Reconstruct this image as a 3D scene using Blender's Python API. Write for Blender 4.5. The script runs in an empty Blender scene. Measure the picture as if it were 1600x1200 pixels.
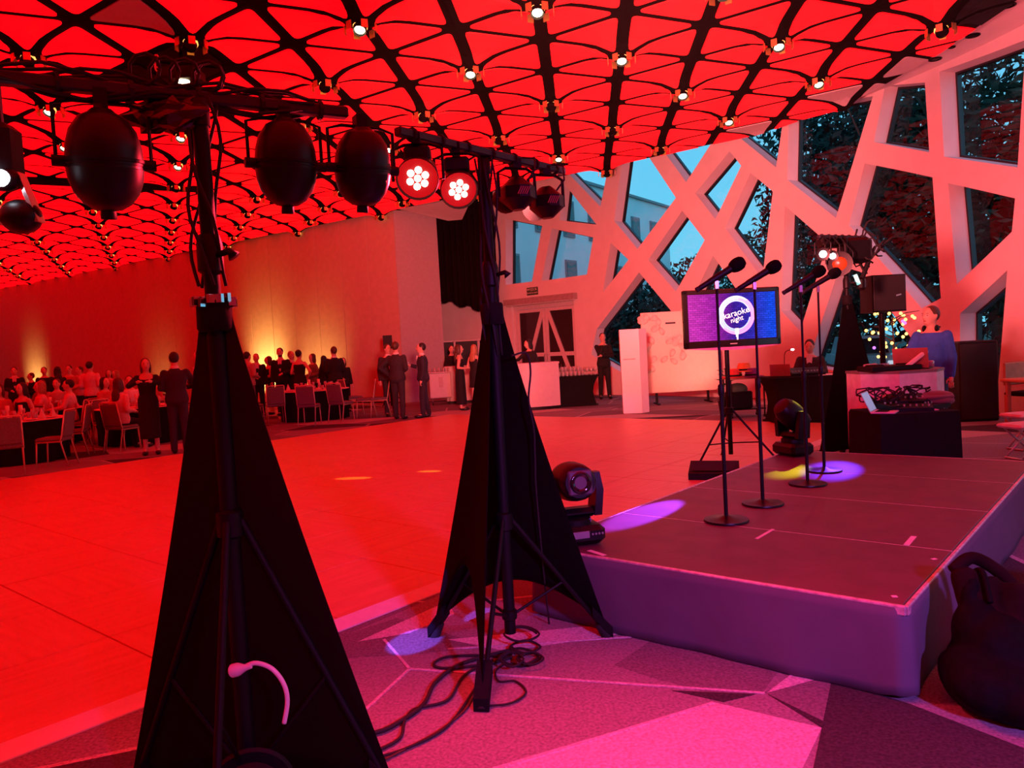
import bpy, bmesh, math, random
from mathutils import Vector, Matrix
from mathutils.geometry import delaunay_2d_cdt
PI = math.pi
scene = bpy.context.scene
COL = scene.collection
rng = random.Random(7)

# ------------------------------------------------------------------ camera
F_PX, PITCH, ROLL, EYE = 1210.0, 0.0503, -0.0553, 1.6
_fwd = Vector((0, math.cos(PITCH), -math.sin(PITCH)))
_up0 = Vector((0, math.sin(PITCH), math.cos(PITCH)))
_rt0 = Vector((1, 0, 0))
_rt = _rt0 * math.cos(ROLL) + _up0 * math.sin(ROLL)
_up = -_rt0 * math.sin(ROLL) + _up0 * math.cos(ROLL)
EYEP = Vector((0, 0, EYE))
cam_d = bpy.data.cameras.new('camera')
cam_d.sensor_width = 36.0
cam_d.lens = F_PX / 1600 * 36.0
cam_d.clip_end = 400
cam = bpy.data.objects.new('camera', cam_d)
COL.objects.link(cam)
cam.matrix_world = Matrix(((_rt.x, _up.x, -_fwd.x, 0), (_rt.y, _up.y, -_fwd.y, 0), (_rt.z, _up.z, -_fwd.z, EYE), (0, 0, 0, 1)))
scene.camera = cam

# ------------------------------------------------------------------ world, exposure
scene.view_settings.view_transform = 'Standard'
scene.view_settings.look = 'None'
scene.view_settings.exposure = 0.0
scene.view_settings.gamma = 1.0
scene.view_settings.use_curve_mapping = False
world = bpy.data.worlds.new('dusk_sky')
scene.world = world
world.use_nodes = True
wn, wl = world.node_tree.nodes, world.node_tree.links
wn.clear()
w_out = wn.new('ShaderNodeOutputWorld')
w_bg = wn.new('ShaderNodeBackground')
w_tc = wn.new('ShaderNodeTexCoord')
w_sep = wn.new('ShaderNodeSeparateXYZ')
w_rmp = wn.new('ShaderNodeValToRGB')
w_noi = wn.new('ShaderNodeTexNoise')
w_mix = wn.new('ShaderNodeMix')
w_mix.data_type = 'RGBA'
w_noi.inputs['Scale'].default_value = 2.2
w_noi.inputs['Detail'].default_value = 4
w_rmp.color_ramp.elements[0].position = 0.0
w_rmp.color_ramp.elements[0].color = (0.11, 0.42, 0.58, 1)
w_rmp.color_ramp.elements[1].position = 0.6
w_rmp.color_ramp.elements[1].color = (0.06, 0.34, 0.60, 1)
wl.new(w_tc.outputs['Generated'], w_sep.inputs[0])
wl.new(w_sep.outputs['Z'], w_rmp.inputs[0])
wl.new(w_tc.outputs['Generated'], w_noi.inputs['Vector'])
w_fac = wn.new('ShaderNodeMapRange')
w_fac.inputs[1].default_value = 0.45
w_fac.inputs[2].default_value = 0.75
w_fac.inputs[4].default_value = 0.35
wl.new(w_noi.outputs['Fac'], w_fac.inputs[0])
wl.new(w_fac.outputs[0], w_mix.inputs[0])
wl.new(w_rmp.outputs[0], w_mix.inputs[6])
w_mix.inputs[7].default_value = (0.20, 0.48, 0.62, 1)
wl.new(w_mix.outputs[2], w_bg.inputs[0])
w_bg.inputs[1].default_value = 1.7
wl.new(w_bg.outputs[0], w_out.inputs[0])
CEIL_GLOW = 2.2       # backlit ceiling panels
cy = scene.cycles
cy.max_bounces = 5; cy.diffuse_bounces = 3; cy.use_adaptive_sampling = True; cy.adaptive_threshold = .03; cy.adaptive_min_samples = 12; cy.glossy_bounces = 3; cy.transmission_bounces = 4; cy.transparent_max_bounces = 12
cy.caustics_reflective = False; cy.caustics_refractive = False; cy.sample_clamp_indirect = 4.0

# ------------------------------------------------------------------ pixel helpers (frame 1600 x 1200)
def ray(px, py):
    return _rt * ((px - 800) / F_PX) + _up * ((600 - py) / F_PX) + _fwd
def G(px, py, z=0.0):
    d = ray(px, py); return EYEP + d * ((z - EYE) / d.z)
def AY(px, py, Y):
    d = ray(px, py); return EYEP + d * (Y / d.y)
A1 = Vector((math.cos(-0.708), math.sin(-0.708), 0))     # along the stage front
A2 = Vector((-A1.y, A1.x, 0))                            # along the stage depth
def AB(a, b, z=0.0):
    v = A1 * a + A2 * b; return Vector((v.x, v.y, z))

# ------------------------------------------------------------------ mesh builder
class MB:
    def __init__(s): s.v = []; s.f = []; s.m = []
    def add(s, vs, fs, mi=0):
        o = len(s.v); s.v += [tuple(p) for p in vs]
        s.f += [tuple(i + o for i in f) for f in fs]; s.m += [mi] * len(fs); return s
    def box(s, c, d, rz=0.0, mi=0, taper=1.0, M=None):
        hx, hy, hz = d[0] / 2, d[1] / 2, d[2] / 2
        P = [(x * hx * (taper if z > 0 else 1), y * hy * (taper if z > 0 else 1), z * hz) for z in (-1, 1) for y in (-1, 1) for x in (-1, 1)]
        R = M if M else Matrix.Rotation(rz, 3, 'Z')
        c = Vector(c)
        s.add([c + R @ Vector(p) for p in P], [(0, 2, 3, 1), (4, 5, 7, 6), (0, 1, 5, 4), (2, 6, 7, 3), (0, 4, 6, 2), (1, 3, 7, 5)], mi); return s
    def bbox(s, c, d, b=0.01, rz=0.0, mi=0, M=None):            # box with chamfered edges
        hx, hy, hz = d[0] / 2, d[1] / 2, d[2] / 2
        b = min(b, hx * .9, hy * .9, hz * .9)
        R = M if M else Matrix.Rotation(rz, 3, 'Z'); c = Vector(c)
        rings = []
        def ring(x, y, z, k):
            return [(-x + k, -y, z), (x - k, -y, z), (x, -y + k, z), (x, y - k, z), (x - k, y, z), (-x + k, y, z), (-x, y - k, z), (-x, -y + k, z)]
        rr = [ring(hx - b, hy - b, -hz, b * .5), ring(hx, hy, -hz + b, b), ring(hx, hy, hz - b, b), ring(hx - b, hy - b, hz, b * .5)]
        vs = [c + R @ Vector(p) for r in rr for p in r]
        fs = [tuple(reversed(range(8))), tuple(range(24, 32))]
        for k in range(3):
            for i in range(8):
                j = (i + 1) % 8
                fs.append((k * 8 + i, k * 8 + j, k * 8 + 8 + j, k * 8 + 8 + i))
        s.add(vs, fs, mi); return s
    def cyl(s, p0, p1, r0, r1=None, n=12, mi=0, caps=True):
        r1 = r0 if r1 is None else r1
        p0, p1 = Vector(p0), Vector(p1); ax = (p1 - p0).normalized()
        t = Vector((0, 0, 1)) if abs(ax.z) < .9 else Vector((1, 0, 0))
        u = ax.cross(t).normalized(); w = ax.cross(u)
        vs = []
        for p, r in ((p0, r0), (p1, r1)):
            for i in range(n):
                a = 2 * PI * i / n; vs.append(p + u * (r * math.cos(a)) + w * (r * math.sin(a)))
        fs = [(i, (i + 1) % n, n + (i + 1) % n, n + i) for i in range(n)]
        fs = [tuple(reversed(f)) for f in fs]
        if caps: fs += [tuple(range(n)), tuple(reversed(range(n, 2 * n)))]
        s.add(vs, fs, mi); return s
    def tube(s, pts, r, n=6, mi=0, caps=True):
        pts = [Vector(p) for p in pts]; N = len(pts)
        rs = r if isinstance(r, (list, tuple)) else [r] * N
        t0 = (pts[1] - pts[0]).normalized()
        ref = Vector((0, 0, 1)) if abs(t0.z) < .9 else Vector((1, 0, 0))
        u = t0.cross(ref).normalized(); vs = []
        for k in range(N):
            t = (pts[min(k + 1, N - 1)] - pts[max(k - 1, 0)])
            t = t.normalized() if t.length > 1e-9 else t0
            u = (u - t * u.dot(t))
            u = u.normalized() if u.length > 1e-6 else t.orthogonal().normalized()
            w = t.cross(u)
            for i in range(n):
                a = 2 * PI * i / n; vs.append(pts[k] + (u * math.cos(a) + w * math.sin(a)) * rs[k])
        fs = []
        for k in range(N - 1):
            for i in range(n):
                j = (i + 1) % n; fs.append((k * n + i, k * n + j, (k + 1) * n + j, (k + 1) * n + i))
        if caps: fs += [tuple(reversed(range(n))), tuple(range((N - 1) * n, N * n))]
        s.add(vs, fs, mi); return s
    def lathe(s, prof, c=(0, 0, 0), n=20, mi=0, M=None):        # prof: (r, z) list
        c = Vector(c); vs = []; fs = []
        M = M or Matrix.Identity(3)
        for r, z in prof:
            for i in range(n):
                a = 2 * PI * i / n; vs.append(c + M @ Vector((max(r, 1e-4) * math.cos(a), max(r, 1e-4) * math.sin(a), z)))
        for k in range(len(prof) - 1):
            for i in range(n):
                j = (i + 1) % n; fs.append((k * n + i, k * n + j, (k + 1) * n + j, (k + 1) * n + i))
        if prof[0][0] > 1e-4: fs.append(tuple(reversed(range(n))))
        if prof[-1][0] > 1e-4: fs.append(tuple(range((len(prof) - 1) * n, len(prof) * n)))
        s.add(vs, fs, mi); return s
    def ball(s, c, r, n=12, m=8, mi=0, M=None):
        rx, ry, rz = r if isinstance(r, (list, tuple)) else (r, r, r)
        c = Vector(c); M = M or Matrix.Identity(3); vs = []; fs = []
        vs.append(c + M @ Vector((0, 0, -rz)))
        for k in range(1, m):
            t = PI * k / m - PI / 2
            for i in range(n):
                a = 2 * PI * i / n
                vs.append(c + M @ Vector((rx * math.cos(t) * math.cos(a), ry * math.cos(t) * math.sin(a), rz * math.sin(t))))
        vs.append(c + M @ Vector((0, 0, rz)))
        for i in range(n):
            fs.append((0, 1 + (i + 1) % n, 1 + i))
            fs.append((len(vs) - 1, 1 + (m - 2) * n + i, 1 + (m - 2) * n + (i + 1) % n))
        for k in range(m - 2):
            for i in range(n):
                j = (i + 1) % n; a = 1 + k * n; fs.append((a + i, a + j, a + n + j, a + n + i))
        s.add(vs, fs, mi); return s
    def loft(s, rings, closed=True, mi=0, caps=True):
        n = len(rings[0]); vs = [p for r in rings for p in r]; fs = []
        for k in range(len(rings) - 1):
            for i in range(n if closed else n - 1):
                j = (i + 1) % n; fs.append((k * n + i, k * n + j, (k + 1) * n + j, (k + 1) * n + i))
        if caps and closed: fs += [tuple(reversed(range(n))), tuple(range((len(rings) - 1) * n, len(rings) * n))]
        s.add(vs, fs, mi); return s
    def prism(s, poly, z0, z1, mi=0):
        n = len(poly)
        ar = sum(poly[i][0] * poly[(i + 1) % n][1] - poly[(i + 1) % n][0] * poly[i][1] for i in range(n))
        if ar < 0: poly = list(reversed(poly))
        vs = [(p[0], p[1], z0) for p in poly] + [(p[0], p[1], z1) for p in poly]
        fs = [tuple(reversed(range(n))), tuple(range(n, 2 * n))] + [(i, (i + 1) % n, n + (i + 1) % n, n + i) for i in range(n)]
        s.add(vs, fs, mi); return s
    def mesh(s, name, mats, smooth=False):
        me = bpy.data.meshes.new(name); me.from_pydata(s.v, [], s.f)
        if not isinstance(mats, (list, tuple)): mats = [mats]
        for m in mats: me.materials.append(m)
        if len(mats) > 1: me.polygons.foreach_set('material_index', s.m)
        if smooth: me.polygons.foreach_set('use_smooth', [True] * len(me.polygons))
        me.update()
        if smooth == 'auto': auto_smooth(me)
        return me
    def build(s, name, mats, parent=None, smooth=False, **tags):
        return link(name, s.mesh(name, mats, smooth), parent, **tags)

def auto_smooth(me, ang=0.7):
    try: me.set_sharp_from_angle(angle=ang)
    except Exception: pass
def link(name, me, parent=None, loc=None, rz=None, **tags):
    o = bpy.data.objects.new(name, me); COL.objects.link(o)
    if parent is not None: o.parent = parent
    if loc is not None: o.location = loc
    if rz is not None: o.rotation_euler = (0, 0, rz)
    for k, v in tags.items():
        if v is not None: o['category' if k == 'cat' else k] = v
    return o
def thing(name, label, cat, loc=(0, 0, 0), rz=0.0, group=None):
    o = bpy.data.objects.new(name, None); COL.objects.link(o)
    o.empty_display_size = 0.1
    o.location = loc; o.rotation_euler = (0, 0, rz)
    o['label'] = label; o['category'] = cat
    if group: o['group'] = group
    return o
TMP = bpy.data.scenes.new('scratch')          # modifiers are baked in a scratch scene, removed at the end
def bake(o):
    vl = TMP.view_layers[0]; vl.update(); return bpy.data.meshes.new_from_object(o.evaluated_get(vl.depsgraph))
def kids(o): return [c for c in bpy.data.objects if c.parent == o]
def copy_tree(tree, loc, rz, label=None, group=None):
    """tree = (object, [subtrees]); returns copy of the root"""
    def rec(t, par):
        c = t[0].copy(); COL.objects.link(c)
        if par is not None: c.parent = par
        for k in t[1]: rec(k, c)
        return c
    r = rec(tree, None); r.location = loc; r.rotation_euler = (0, 0, rz)
    if label: r['label'] = label
    if group: r['group'] = group
    return r
def tree_of(o): return (o, [tree_of(c) for c in kids(o)])

# ------------------------------------------------------------------ materials
def mat(name, col, rough=0.6, metal=0.0, emit=None, estr=0.0, var=0.12, nscale=12.0, bump=0.0, spec=0.5, trans=0.0, sheen=0.0):
    m = bpy.data.materials.new(name); m.use_nodes = True
    n, l = m.node_tree.nodes, m.node_tree.links
    b = n['Principled BSDF']
    b.inputs['Roughness'].default_value = rough
    b.inputs['Metallic'].default_value = metal
    b.inputs['Specular IOR Level'].default_value = spec
    if sheen: b.inputs['Sheen Weight'].default_value = sheen
    if trans: b.inputs['Transmission Weight'].default_value = trans
    c = (col[0], col[1], col[2], 1)
    if var > 0:
        tc = n.new('ShaderNodeTexCoord'); nz = n.new('ShaderNodeTexNoise')
        nz.inputs['Scale'].default_value = nscale; nz.inputs['Detail'].default_value = 3
        l.new(tc.outputs['Object'], nz.inputs['Vector'])
        rp = n.new('ShaderNodeValToRGB')
        e = rp.color_ramp.elements
        e[0].position = .3; e[1].position = .7
        e[0].color = tuple(v * (1 - var) for v in col) + (1,)
        e[1].color = tuple(min(1, v * (1 + var)) for v in col) + (1,)
        l.new(nz.outputs['Fac'], rp.inputs[0]); l.new(rp.outputs[0], b.inputs['Base Color'])
        if bump > 0:
            bp = n.new('ShaderNodeBump'); bp.inputs['Strength'].default_value = bump; bp.inputs['Distance'].default_value = .01
            l.new(nz.outputs['Fac'], bp.inputs['Height']); l.new(bp.outputs[0], b.inputs['Normal'])
    else:
        b.inputs['Base Color'].default_value = c
    if emit:
        b.inputs['Emission Color'].default_value = (emit[0], emit[1], emit[2], 1)
        b.inputs['Emission Strength'].default_value = estr
    return m
def glass_mat(name, tint=(.9, .93, .95), gl=1.0, rough=0.0, haze=0.0):
    m = bpy.data.materials.new(name); m.use_nodes = True
    n, l = m.node_tree.nodes, m.node_tree.links; n.clear()
    o = n.new('ShaderNodeOutputMaterial'); mx = n.new('ShaderNodeMixShader')
    t = n.new('ShaderNodeBsdfTransparent'); g = n.new('ShaderNodeBsdfGlossy'); fr = n.new('ShaderNodeFresnel')
    fr.inputs['IOR'].default_value = 1.52
    t.inputs[0].default_value = tint + (1,); g.inputs['Roughness'].default_value = rough
    mm = n.new('ShaderNodeMath'); mm.operation = 'MULTIPLY'; mm.inputs[1].default_value = gl; mm.use_clamp = True
    l.new(fr.outputs[0], mm.inputs[0]); l.new(mm.outputs[0], mx.inputs[0])
    l.new(t.outputs[0], mx.inputs[1]); l.new(g.outputs[0], mx.inputs[2]); l.new(mx.outputs[0], o.inputs[0])
    if haze:
        df = n.new('ShaderNodeBsdfDiffuse'); df.inputs[0].default_value = (.9, .88, .86, 1); m2 = n.new('ShaderNodeMixShader'); m2.inputs[0].default_value = haze
        l.new(mx.outputs[0], m2.inputs[1]); l.new(df.outputs[0], m2.inputs[2]); l.new(m2.outputs[0], o.inputs[0])
    return m
M_white = mat('white_plaster', (.72, .70, .70), .7, var=.04, nscale=3)
M_blackcloth = mat('black_stretch_cloth', (.008, .007, .008), .9, var=.2, nscale=60, bump=.1, spec=.15)
M_black = mat('black_plastic', (.004, .0035, .0045), .5, var=.15, spec=.25)
M_blackm = mat('black_metal', (.004, .0035, .0045), .55, var=.15, spec=.22)
M_steel = mat('brushed_steel', (.55, .54, .55), .3, metal=.9, var=.1)
M_chrome = mat('chrome', (.8, .8, .82), .12, metal=1, var=.03)
M_rubber = mat('rubber', (.012, .012, .012), .8)
M_glass = glass_mat('window_glass', (.90, .93, .94), .6)
M_drink = glass_mat('drinking_glass', (.95, .96, .97), 5, .08, .3)
M_red_led = mat('red_led', (.3, .02, .02), .3, emit=(1, .75, .6), estr=10, var=0)
M_white_led = mat('white_led', (.5, .5, .6), .3, emit=(.8, .85, 1), estr=25, var=0)

def spot(name, loc, target, color, watts, angle, blend=.3, r=.04, parent=None):
    d = bpy.data.lights.new(name, 'SPOT'); d.color = color; d.energy = watts
    d.spot_size = angle; d.spot_blend = blend; d.shadow_soft_size = r
    o = bpy.data.objects.new(name, d); COL.objects.link(o)
    o.location = loc
    o.rotation_euler = (Vector(target) - Vector(loc)).to_track_quat('-Z', 'Y').to_euler()
    return o

def beam(name, src, target, color, watts, angle, blend=.3, start=.3):
    s_ = Vector(src); d = (Vector(target) - s_).normalized()
    return spot(name, s_ + d * start, target, color, watts, angle, blend, .01)
# ================================================================== SETTING
CEIL = 5.9
# ---- carpet: grey with angular shards and thin pale lines
def carpet_mat():
    m = bpy.data.materials.new('shard_carpet'); m.use_nodes = True
    n, l = m.node_tree.nodes, m.node_tree.links; b = n['Principled BSDF']
    b.inputs['Roughness'].default_value = .95; b.inputs['Specular IOR Level'].default_value = .1
    tc = n.new('ShaderNodeTexCoord'); mp = n.new('ShaderNodeMapping'); mp.inputs['Rotation'].default_value = (0, 0, .5)
    mp.inputs['Scale'].default_value = (.55, .95, 1)
    l.new(tc.outputs['Object'], mp.inputs[0])
    vo = n.new('ShaderNodeTexVoronoi'); vo.voronoi_dimensions = '2D'; vo.inputs['Scale'].default_value = 1.0
    ve = n.new('ShaderNodeTexVoronoi'); ve.voronoi_dimensions = '2D'; ve.feature = 'DISTANCE_TO_EDGE'; ve.inputs['Scale'].default_value = 1.0
    l.new(mp.outputs[0], vo.inputs['Vector']); l.new(mp.outputs[0], ve.inputs['Vector'])
    sp = n.new('ShaderNodeSeparateColor'); l.new(vo.outputs['Color'], sp.inputs[0])
    rp = n.new('ShaderNodeValToRGB'); rp.color_ramp.interpolation = 'CONSTANT'
    e = rp.color_ramp.elements; e[0].color = (.07, .065, .08, 1); e[1].position = .2; e[1].color = (.20, .19, .22, 1)
    x = e.new(.55); x.color = (.27, .26, .29, 1); x = e.new(.85); x.color = (.5, .48, .5, 1)
    l.new(sp.outputs[0], rp.inputs[0])
    lt = n.new('ShaderNodeMath'); lt.operation = 'LESS_THAN'; lt.inputs[1].default_value = .012; l.new(ve.outputs['Distance'], lt.inputs[0])
    mx = n.new('ShaderNodeMix'); mx.data_type = 'RGBA'; l.new(lt.outputs[0], mx.inputs[0]); l.new(rp.outputs[0], mx.inputs[6]); mx.inputs[7].default_value = (.5, .47, .5, 1)
    nz = n.new('ShaderNodeTexNoise'); nz.inputs['Scale'].default_value = 70; nz.inputs['Detail'].default_value = 4
    l.new(tc.outputs['Object'], nz.inputs['Vector'])
    mr = n.new('ShaderNodeMapRange'); mr.inputs[1].default_value = .35; mr.inputs[2].default_value = .7; mr.inputs[3].default_value = .62; mr.inputs[4].default_value = 1.15
    l.new(nz.outputs['Fac'], mr.inputs[0])
    mu = n.new('ShaderNodeMix'); mu.data_type = 'RGBA'; mu.blend_type = 'MULTIPLY'; mu.inputs[0].default_value = 1
    l.new(mx.outputs[2], mu.inputs[6]); l.new(mr.outputs[0], mu.inputs[7]); l.new(mu.outputs[2], b.inputs['Base Color'])
    bp = n.new('ShaderNodeBump'); bp.inputs['Strength'].default_value = .3; bp.inputs['Distance'].default_value = .004
    l.new(nz.outputs['Fac'], bp.inputs['Height']); l.new(bp.outputs[0], b.inputs['Normal'])
    return m
M_carpet = carpet_mat()
def pile(name, v): return mat(name, (v, v * .96, v * 1.03), .95, var=.3, nscale=70, bump=.3, spec=.1)
M_cp_mid = pile('carpet_pile_mid', .24); M_cp_dark = pile('carpet_pile_dark', .05); M_cp_pale = pile('carpet_pile_pale', .52); M_cp_grey = pile('carpet_pile_grey', .17)
fl = MB().add([(-40, -8, 0), (12, -8, 0), (12, 45, 0), (-40, 45, 0)], [(0, 1, 2, 3)])
floor = fl.build('floor', M_carpet, kind='structure')
# woven shards of the carpet in front of the stage
def inlay(pts, m, z):
    MB().prism([(p.x, p.y) for p in [G(*q) for q in pts]], 0.0, z).build('carpet_shard', m, floor)
inlay([(500, 1010), (700, 925), (1000, 985), (1500, 1120), (1650, 1200), (1500, 1260), (300, 1260), (520, 1100)], M_cp_mid, .002)
inlay([(1020, 1000), (1220, 1042), (1192, 1083), (1140, 1092), (1020, 1060), (960, 1040)], M_cp_grey, .003)
inlay([(1115, 1098), (1284, 1138), (1240, 1230), (780, 1230), (770, 1200)], M_cp_pale, .003)
inlay([(1290, 1060), (1420, 1100), (1600, 1170), (1600, 1300), (1250, 1300), (1284, 1138)], M_cp_dark, .003)
inlay([(1195, 1082), (1260, 1054), (1300, 1060), (1284, 1138)], M_cp_grey, .004)
inlay([(1198, 1084), (1240, 1052), (1278, 1062)], M_cp_pale, .0045)
inlay([(1050, 1080), (1180, 1086), (1130, 1098)], M_cp_dark, .0045)
inlay([(1200, 1086), (1290, 1130), (1284, 1138)], M_cp_dark, .0048)
inlay([(510, 1003), (620, 966), (760, 1010), (660, 1022), (520, 1030)], M_cp_grey, .003)
inlay([(700, 1000), (790, 1018), (980, 990), (960, 975), (860, 985)], M_cp_pale, .0035)
inlay([(560, 1003), (700, 940), (710, 960), (640, 990)], M_cp_pale, .0035)
for a, b in [((640, 1046), (1195, 1084)), ((640, 1046), (560, 1120)), ((1115, 1099), (770, 1205)), ((600, 1000), (640, 1046)), ((700, 1015), (1000, 995))]:
    p, q = G(*a), G(*b); d = (q - p).normalized(); s_ = Vector((-d.y, d.x, 0)) * .008
    MB().prism([(v.x, v.y) for v in (p - s_, q - s_, q + s_, p + s_)], 0, .0055).build('carpet_line', M_cp_pale, floor)

# ---- dance floor of square panels
def wood_mat():
    m = mat('dance_floor_wood', (.66, .40, .28), .38, var=0)
    n, l = m.node_tree.nodes, m.node_tree.links; b = n['Principled BSDF']
    tc = n.new('ShaderNodeTexCoord'); mp = n.new('ShaderNodeMapping'); mp.inputs['Scale'].default_value = (14, 1.2, 1)
    nz = n.new('ShaderNodeTexNoise'); nz.inputs['Scale'].default_value = 1.5; nz.inputs['Detail'].default_value = 5
    oi = n.new('ShaderNodeObjectInfo'); ad = n.new('ShaderNodeVectorMath')
    l.new(oi.outputs['Location'], ad.inputs[0]); l.new(tc.outputs['Object'], ad.inputs[1]); l.new(ad.outputs[0], mp.inputs[0])
    l.new(mp.outputs[0], nz.inputs['Vector'])
    rp = n.new('ShaderNodeValToRGB'); rp.color_ramp.elements[0].position = .3; rp.color_ramp.elements[1].position = .75
    rp.color_ramp.elements[0].color = (.58, .19, .11, 1); rp.color_ramp.elements[1].color = (.70, .26, .16, 1)
    l.new(nz.outputs['Fac'], rp.inputs[0]); l.new(rp.outputs[0], b.inputs['Base Color'])
    return m
M_wood = wood_mat()
M_sub = mat('dance_floor_base', (.10, .05, .04), .8)
M_ramp = mat('pale_ramp_strip', (.72, .62, .64), .5, var=.05)
TS, TA, TB = .935, 10, 18
A_IN, B_END = -3.81, 13.02
dance = MB().prism([(AB(a, b).x, AB(a, b).y) for a, b in ((A_IN, B_END), (A_IN - TA * TS, B_END), (A_IN - TA * TS, B_END - TB * TS), (A_IN, B_END - TB * TS))], .001, .016)
dance_o = dance.build('dance_floor', M_sub, label='large red-lit wooden dance floor of square panels with pale edge ramps', cat='dance floor')
tile_me = None
g_ = .004
for i in range(TA):
    for j in range(TB):
        if tile_me is None:
            h = TS / 2 - g_; c_ = .003
            t = MB().bbox((0, 0, .0225), (2 * h, 2 * h, .013), c_)
            tile_me = t.mesh('floor_panel', M_wood)
        o = link('floor_panel', tile_me, dance_o, AB(A_IN - (i + .5) * TS, B_END - (j + .5) * TS), -0.708 + (PI / 2 if (i + j) % 2 else 0))
def ramp(p, q, out, w=.13):
    p, q, out = Vector(p), Vector(q), Vector(out)
    MB().add([p + Vector((0, 0, .029)), q + Vector((0, 0, .029)), q + out * w + Vector((0, 0, .006)), p + out * w + Vector((0, 0, .006)), p, q, q + out * w, p + out * w],
             [(0, 1, 2, 3), (4, 7, 6, 5), (3, 2, 6, 7), (0, 4, 5, 1), (1, 5, 6, 2), (0, 3, 7, 4)]).build('edge_ramp', M_ramp, dance_o)
aL = A_IN - TA * TS; bN = B_END - TB * TS
ramp(AB(A_IN, bN), AB(A_IN, B_END), A1); ramp(AB(aL, B_END), AB(A_IN, B_END), A2); ramp(AB(aL, bN), AB(aL, B_END), -A1)

# ---- facade: curved white wall with angular openings
def catmull(P, k=14):
    out = []
    for i in range(len(P) - 1):
        p0, p1, p2, p3 = P[max(i - 1, 0)], P[i], P[i + 1], P[min(i + 2, len(P) - 1)]
        for j in range(k):
            t = j / k
            out.append(tuple(.5 * ((2 * b) + (-a + c) * t + (2 * a - 5 * b + 4 * c - d) * t * t + (-a + 3 * b - 3 * c + d) * t ** 3) for a, b, c, d in zip(p0, p1, p2, p3)))
    out.append(tuple(P[-1])); return out
FC = catmull([(-2.6, 27.3), (-1.2, 26.2), (0.7, 24.5), (2.88, 22.36), (5.0, 19.75), (6.6, 17.2), (7.7, 15.0), (8.25, 13.0), (8.5, 11.0), (8.6, 8.5), (8.6, 4), (8.5, -1), (8.4, -8)])
FS = [0.0]
for i in range(1, len(FC)): FS.append(FS[-1] + math.dist(FC[i], FC[i - 1]))
S_MAX = FS[-1]; TOP = 7.6; THK = .45
def fpos(s, z, off=0.0):
    s = min(max(s, 0), S_MAX - 1e-4)
    import bisect
    k = min(max(bisect.bisect_right(FS, s) - 1, 0), len(FC) - 2)
    t = (s - FS[k]) / (FS[k + 1] - FS[k])
    def nrm(k):
        a, b = FC[max(k - 1, 0)], FC[min(k + 1, len(FC) - 1)]
        d = Vector((b[0] - a[0], b[1] - a[1])).normalized(); return Vector((-d.y, d.x))
    n = (nrm(k) * (1 - t) + nrm(k + 1) * t).normalized()
    return Vector((FC[k][0] * (1 - t) + FC[k + 1][0] * t + n.x * off, FC[k][1] * (1 - t) + FC[k + 1][1] * t + n.y * off, z))
def fray(px, py):
    d = ray(px, py); best = None
    for k in range(len(FC) - 1):
        ax, ay = FC[k]; bx, by = FC[k + 1]; ex, ey = bx - ax, by - ay
        det = d.x * -ey + ex * d.y
        if abs(det) < 1e-9: continue
        t = (ax * -ey + ex * ay) / det; u = (d.x * ay - d.y * ax) / det
        if t > 0 and -1e-6 <= u <= 1 + 1e-6 and (best is None or t < best[0]): best = (t, FS[k] + u * (FS[k + 1] - FS[k]))
    if best is None: return None
    return (best[1], EYE + d.z * best[0])
OPEN_PX = [
    [(790, 342), (847, 353), (831, 440), (790, 445)],
    [(862, 357), (927, 371), (917, 429), (846, 439)],
    [(880, 285), (932, 351), (874, 344)],
    [(938, 323), (860, 243), (958, 222)],
    [(959.5, 345), (996, 389), (1056, 309), (990, 210), (977, 210)],
    [(1072, 284.5), (1135, 186), (1010, 200)],
    [(1086, 302), (1140, 236), (1158, 259), (1117.5, 343)],
    [(1172.5, 270), (1207.5, 299), (1192, 428), (1184, 427), (1132.5, 356)],
    [(1212.5, 262), (1228, 158), (1115, 182)],
    [(1066, 329), (1101, 375), (1056, 456), (1012.5, 406)],
    [(954, 379), (982, 406), (942, 457)],
    [(998.5, 425.5), (1060, 500), (1085, 600), (1010, 606), (924, 554), (932.5, 514)],
    [(1114, 399), (1168, 478), (1066, 500)],
    [(1226, 321), (1280, 368), (1288, 395), (1250, 518), (1220, 485)],
    [(1364, 150), (1306, 341), (1230, 281), (1232, 178), (1262, 170)],
    [(1365, 222), (1452, 238), (1445, 129), (1383, 134)],
    [(1468, 112), (1475, 245), (1590, 262), (1603, 62)],
    [(1351, 255), (1457, 277), (1470, 466), (1440, 482), (1326, 352)],
    [(1481, 286), (1586, 310), (1581, 362), (1495, 444)],
    [(1574, 422), (1500, 490), (1500, 625), (1557, 632)],
    [(1312, 415), (1345, 425), (1425, 530), (1430, 610), (1262, 570)],
]
def area2(p): return sum(p[i][0] * p[(i + 1) % len(p)][1] - p[(i + 1) % len(p)][0] * p[i][1] for i in range(len(p))) / 2
HOLES = []
for P in OPEN_PX:
    q = [fray(*p) for p in P]
    q = [(s, min(z, TOP - .15)) for s, z in q]
    if area2(q) < 0: q.reverse()
    HOLES.append(q)
N_TRACED = len(HOLES)
s_edge = fray(1598, 400)[0]
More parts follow.
